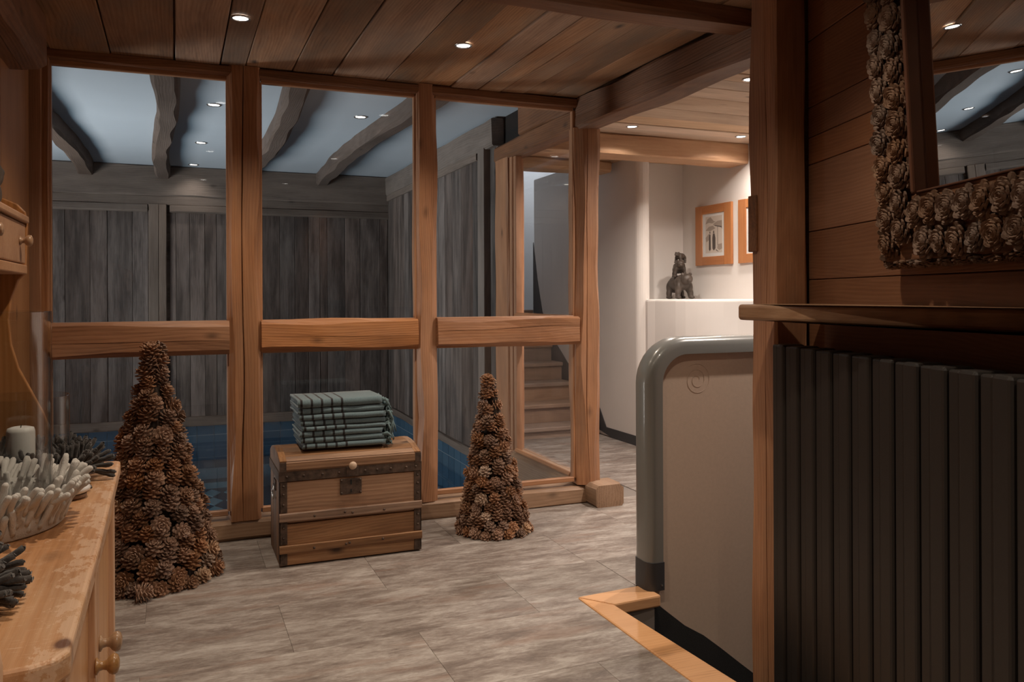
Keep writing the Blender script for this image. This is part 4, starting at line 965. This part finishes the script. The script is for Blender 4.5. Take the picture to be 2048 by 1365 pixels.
# ------------------------------------------------------------------ shelf, radiator, mirror on the right wall
sh = MB(); P9 = [WR(2.93, .004, 0), WR(.55, .004, 0)]
sp = [(1.885, 2.452), (1.905, 2.476), (2.06, 2.482), (P9[0].x, P9[0].y), (P9[1].x, P9[1].y), (1.70, .45), (1.745, .9), (1.782, 1.293)]
cc = Vector((1.9, 1.6, 0)); sh.prism([(x - cc.x, y - cc.y) for x, y in sp], 1.211, 1.268)
o = sh.build('wooden_shelf', wood('shelf_wood', (.18, .095, .048), (.34, .195, .11), (.46, .29, .175), var=.02, ring=9, knots=.4, rough=.32, axis='Y'), None, Matrix.Translation(cc), bevel=.012, seg=3)
tag(o, 'thick dark wooden shelf fixed to the wall above the radiator', 'shelf')

ra = empty('radiator', WR(2.0, .1, -.7), label='tall anthracite ribbed radiator under the wooden shelf', cat='radiator')
thr, Dr = radians(17.0), 1.22
nr = Vector((-cos(thr), sin(thr), 0)); ur = Vector((sin(thr), cos(thr), 0)); pr = -nr * Dr
RM = Matrix((ur, nr, Vector((0, 0, 1)))).transposed().to_4x4(); RM.translation = pr   # local x along, y out, z up
ZT, ZB = 1.124, -.62
def rbox(name, s0, s1, o0, o1, z0, z1, mat, parent, bev=.004):
    c = Vector(((s0 + s1) / 2, (o0 + o1) / 2, (z0 + z1) / 2)); m = MB(); h = Vector(((s1 - s0) / 2, (o1 - o0) / 2, (z1 - z0) / 2)); m.box(-h, h)
    return m.build(name, mat, parent, RM @ Matrix.Translation(c), bevel=bev, seg=2)
grooves = [2.936] + [2.822 - .1166 * k for k in range(15)]
for a, b in zip(grooves, grooves[1:]):
    f = rbox('fin', b + .004, a - .050, -.085, 0, ZB, ZT, RAD, ra, .009)
    rbox('step', a - .047, a - .004, -.080, -.006, ZB, ZT - .004, RAD, f, .006)
rbox('back_plate', grooves[-1], 2.93, -.10, -.086, ZB + .02, ZT - .02, RADD, ra, 0)
rbox('filler_strip', grooves[-1], 2.925, -.07, -.045, ZB + .01, ZT - .02, RADD, ra, 0)

thm, Dm, tim = radians(19.06), 1.294, radians(-2.95)
nm_ = Vector((-cos(thm) * cos(tim), sin(thm) * cos(tim), sin(tim))); um = Vector((sin(thm), cos(thm), 0)); vm = nm_.cross(um) * -1
if vm.z < 0: vm = -vm
pm = Vector((0, 0, 1.3)) + Vector((cos(thm), -sin(thm), 0)) * Dm
MM = Matrix((um, vm, um.cross(vm))).transposed().to_4x4(); MM.translation = pm
sg = 1 if um.cross(vm).dot(nm_) > 0 else -1     # local z direction of the room side
mi = empty('mirror', pm, label='large mirror framed with dusty brown pine cones on the plank wall', cat='mirror')
def mbx(name, s0, s1, v0, v1, o0, o1, mat, bev=.003, par_=None):
    o0, o1 = sorted((o0 * sg, o1 * sg)); m = MB(); c = Vector(((s0 + s1) / 2, (v0 + v1) / 2, (o0 + o1) / 2)); h = Vector(((s1 - s0) / 2, (v1 - v0) / 2, (o1 - o0) / 2)); m.box(-h, h)
    return m.build(name, mat, par_ or mi, MM @ Matrix.Translation(c), bevel=bev)
MOLD = plain('dark_red_molding', (.105, .045, .026), .3, nz=.15, nscale=6, coat=.3)
S0, S1, V0, V1 = 1.36, 2.43, .10, 1.16; bw = .185
mbx('mirror_glass', S0 + bw - .01, S1 - bw + .01, V0 + bw - .01, V1 - bw + .01, -.004, 0, MIRR, 0)
mbx('frame_board', S0, S1, V0, V0 + bw, -.012, .022, W_BEAM); mbx('frame_board', S0, S1, V1 - bw, V1, -.012, .022, W_BEAM)
mbx('frame_board', S0, S0 + bw, V0 + bw, V1 - bw, -.012, .022, W_BEAM); mbx('frame_board', S1 - bw, S1, V0 + bw, V1 - bw, -.012, .022, W_BEAM)
for a, b in ((S1 - bw - .018, S1 - bw), (S0 + bw, S0 + bw + .018)): mbx('molding', a, b, V0 + bw, V1 - bw, -.002, .040, MOLD, .006)
for a, b in ((V0 + bw, V0 + bw + .006), (V1 - bw - .018, V1 - bw)): mbx('molding', S0 + bw, S1 - bw, a, b, -.002, .030, MOLD, .003)
W_MC = wood('dusty_cone', (.075, .040, .025), (.15, .085, .052), (.22, .135, .088), var=.12, ring=60, knots=0, rough=.8, axis='Z', bmp=.1)
rv = [cone_mesh('pine_cone', .053, .028, 44, W_MC, wid=1.15, flat=1, seed=70 + k, th=.08) for k in range(4)]
rr_ = random.Random(9)
def rosette(s, v, off, nrm_out=None, sc=1):
    p = MM @ Vector((s, v, off * sg)); d = nm_ if nrm_out is None else nrm_out
    d = (d + Vector((rr_.uniform(-.18, .18), rr_.uniform(-.18, .18), rr_.uniform(-.18, .18)))).normalized()
    link('pine_cone', rr_.choice(rv), None, mi, Matrix.Translation(p) @ d.to_track_quat('Z', 'Y').to_matrix().to_4x4() @ Matrix.Rotation(rr_.uniform(0, 6.28), 4, 'Z') @ Matrix.Diagonal((sc, sc, sc * 1.1, 1)))
pit = .076
for col, (ds_, ph) in enumerate(((.045, 0), (.128, .5))):
    for side in (0, 1):
        v = V0 + .05 + ph * pit
        while v < V1 - .03:
            s = (S1 - ds_) if side == 0 else (S0 + ds_); rosette(s + rr_.uniform(-.006, .006), v, .022, sc=rr_.uniform(.93, 1.08)); v += pit
    for side in (0, 1):
        s = S0 + bw + .03 + ph * pit
        while s < S1 - bw - .01:
            vv_ = (V0 + ds_) if side == 0 else (V1 - ds_); rosette(s, vv_ + rr_.uniform(-.006, .006), .022, sc=rr_.uniform(.95, 1.1)); s += pit
v = V0 + .02
while v < V1:   # cones on the outer edges
    rosette(S1 - .002, v, .002, um, .72); v += .07
s = S0
while s < S1 - .02:
    rosette(s, V0 + .004, .004, -vm, .75); s += .07
v = V0 + bw + .03
while v < V1 - bw:  # small ones on the inner edge
    rosette(S1 - bw + .006, v, .016, (nm_ - um).normalized(), .5); v += .06

# ------------------------------------------------------------------ hall: bears and pictures
def bear(parent, x, y, z, s, rz, seed):
    R_ = lambda a, ax: Matrix.Rotation(a, 4, ax)
    e = [((0, .02, .098), (.056, .082, .050), R_(.10, 'X')), ((0, -.045, .104), (.052, .046, .050), I4), ((0, .07, .085), (.052, .045, .048), I4),
         ((0, -.098, .122), (.036, .036, .034), I4), ((0, -.130, .112), (.017, .024, .016), I4), ((-.026, -.090, .152), (.011, .008, .011), I4), ((.026, -.090, .152), (.011, .008, .011), I4)]
    for sx in (-1, 1):
        for yy_, k in ((-.055, 0), (.072, 1)):
            sp_ = .040 * sx
            e += [((sp_ * .85, yy_, .072), (.023, .027, .040), I4), ((sp_ * 1.05, yy_ - .004, .034), (.018, .021, .034), I4), ((sp_ * 1.12, yy_ - .014, .010), (.020, .027, .010), I4)]
    return blob('bear', e, .0045, BRONZE, parent, Matrix.Translation((x, y, z)) @ Matrix.Rotation(rz, 4, 'Z') @ Matrix.Diagonal((s, s, s, 1)))
bs = empty('bear_sculpture', (4.13, 6.2, 1.27), label='dark sculpture of three bears stacked on the white ledge', cat='sculpture')
bear(bs, 4.135, 6.2, 1.271, 1.42, radians(-8), 1); bear(bs, 4.145, 6.225, 1.462, .95, radians(-28), 2); bear(bs, 4.150, 6.215, 1.590, .60, radians(-62), 3)

def picture(y0, y1, z0, z1, label, figs=True):
    t = empty('framed_picture', (4.34, (y0 + y1) / 2, z0), label=label, cat='picture', group='orange wood framed prints on the hall wall')
    fwid = .105; fz = .075
    def fb(a, b, c, d, ax):
        if ax == 'z': board('frame', (4.325, (a + b) / 2, c), (4.325, (a + b) / 2, d), b - a, .022, (-1, 0, 0), FRAMEO, t, ch=.004)
        else: board('frame', (4.325, a, (c + d) / 2), (4.325, b, (c + d) / 2), d - c, .022, (-1, 0, 0), FRAMEO, t, ch=.004)
    fb(y0, y0 + fwid - .005, z0, z1, 'z'); fb(y1 - fwid, y1, z0, z1, 'z'); fb(y0 + fwid - .005, y1 - fwid, z0, z0 + fz, 'y'); fb(y0 + fwid - .005, y1 - fwid, z1 - fz, z1, 'y')
    mt = bx('mat', (4.331, y0 + fwid - .006, z0 + fz - .005), (4.338, y1 - fwid + .006, z1 - fz + .005), MAT_W, t)
    py0, py1, pz0, pz1 = y0 + .127, y1 - .151, z0 + .105, z1 - .100
    Wd, Hd = py1 - py0, pz1 - pz0
    pr_ = bx('print', (4.3302, py0, pz0), (4.331, py1, pz1), PAPER, t)
    # sepia drawing; u runs left to right as seen (so from far y to near y)
    def shape(pts, mat, lay):
        m = MB(); n = len(pts); vs = [(4.3300 - lay * .00025, py1 - u * Wd, pz0 + v * Hd) for u, v in pts]; m.add(vs + [(x + .0002, y, z) for x, y, z in vs], [tuple(range(n)), tuple(reversed(range(n, 2 * n)))] + [(i, (i + 1) % n, n + (i + 1) % n, n + i) for i in range(n)])
        return m.v, m.f
    def draw(name, plist, mat, lay):
        for pts in plist:
            m = MB(); v_, f_ = shape(pts, mat, lay); m.add(v_, f_); m.build(name, mat, mt)
    draw('wash', [[(0, .80), (.12, .93), (.30, .98), (.5, .86), (.62, .84), (.40, .80), (.2, .83)], [(.0, .62), (.2, .72), (.45, .74), (.6, .66), (.3, .60)], [(.45, .78), (.7, .85), (.98, .86), (1, .62), (.85, .70), (.6, .74)], [(0, .42), (.18, .52), (.3, .50), (.28, .38), (.05, .30)], [(.74, .22), (.98, .24), (1, .10), (.82, .06), (.7, .12)]], INKL, 1)
    if figs:
        draw('brush_mark', [[(.20, .10), (.26, .05), (.32, .10), (.31, .35), (.30, .50), (.24, .52), (.21, .42)], [(.24, .53), (.30, .53), (.29, .59), (.25, .59)], [(.42, .12), (.50, .06), (.60, .12), (.60, .40), (.55, .52), (.45, .52), (.41, .40)], [(.46, .53), (.53, .53), (.52, .60), (.47, .60)],
                         [(.72, .20), (.74, .20), (.74, .72), (.72, .72)], [(.45, .76), (.95, .70), (.97, .67), (.60, .72)], [(.60, .10), (.70, .04), (.80, .02), (.64, .06)]], INK, 2)
    else:
        draw('brush_mark', [[(.3, .1), (.5, .06), (.6, .5), (.45, .6), (.32, .4)]], INK, 2)
picture(5.722, 6.240, 1.567, 2.092, 'orange-framed sepia print of two standing figures above the bears')
picture(5.10, 5.632, 1.567, 2.092, 'orange-framed print half hidden by the dark post edge', figs=False)
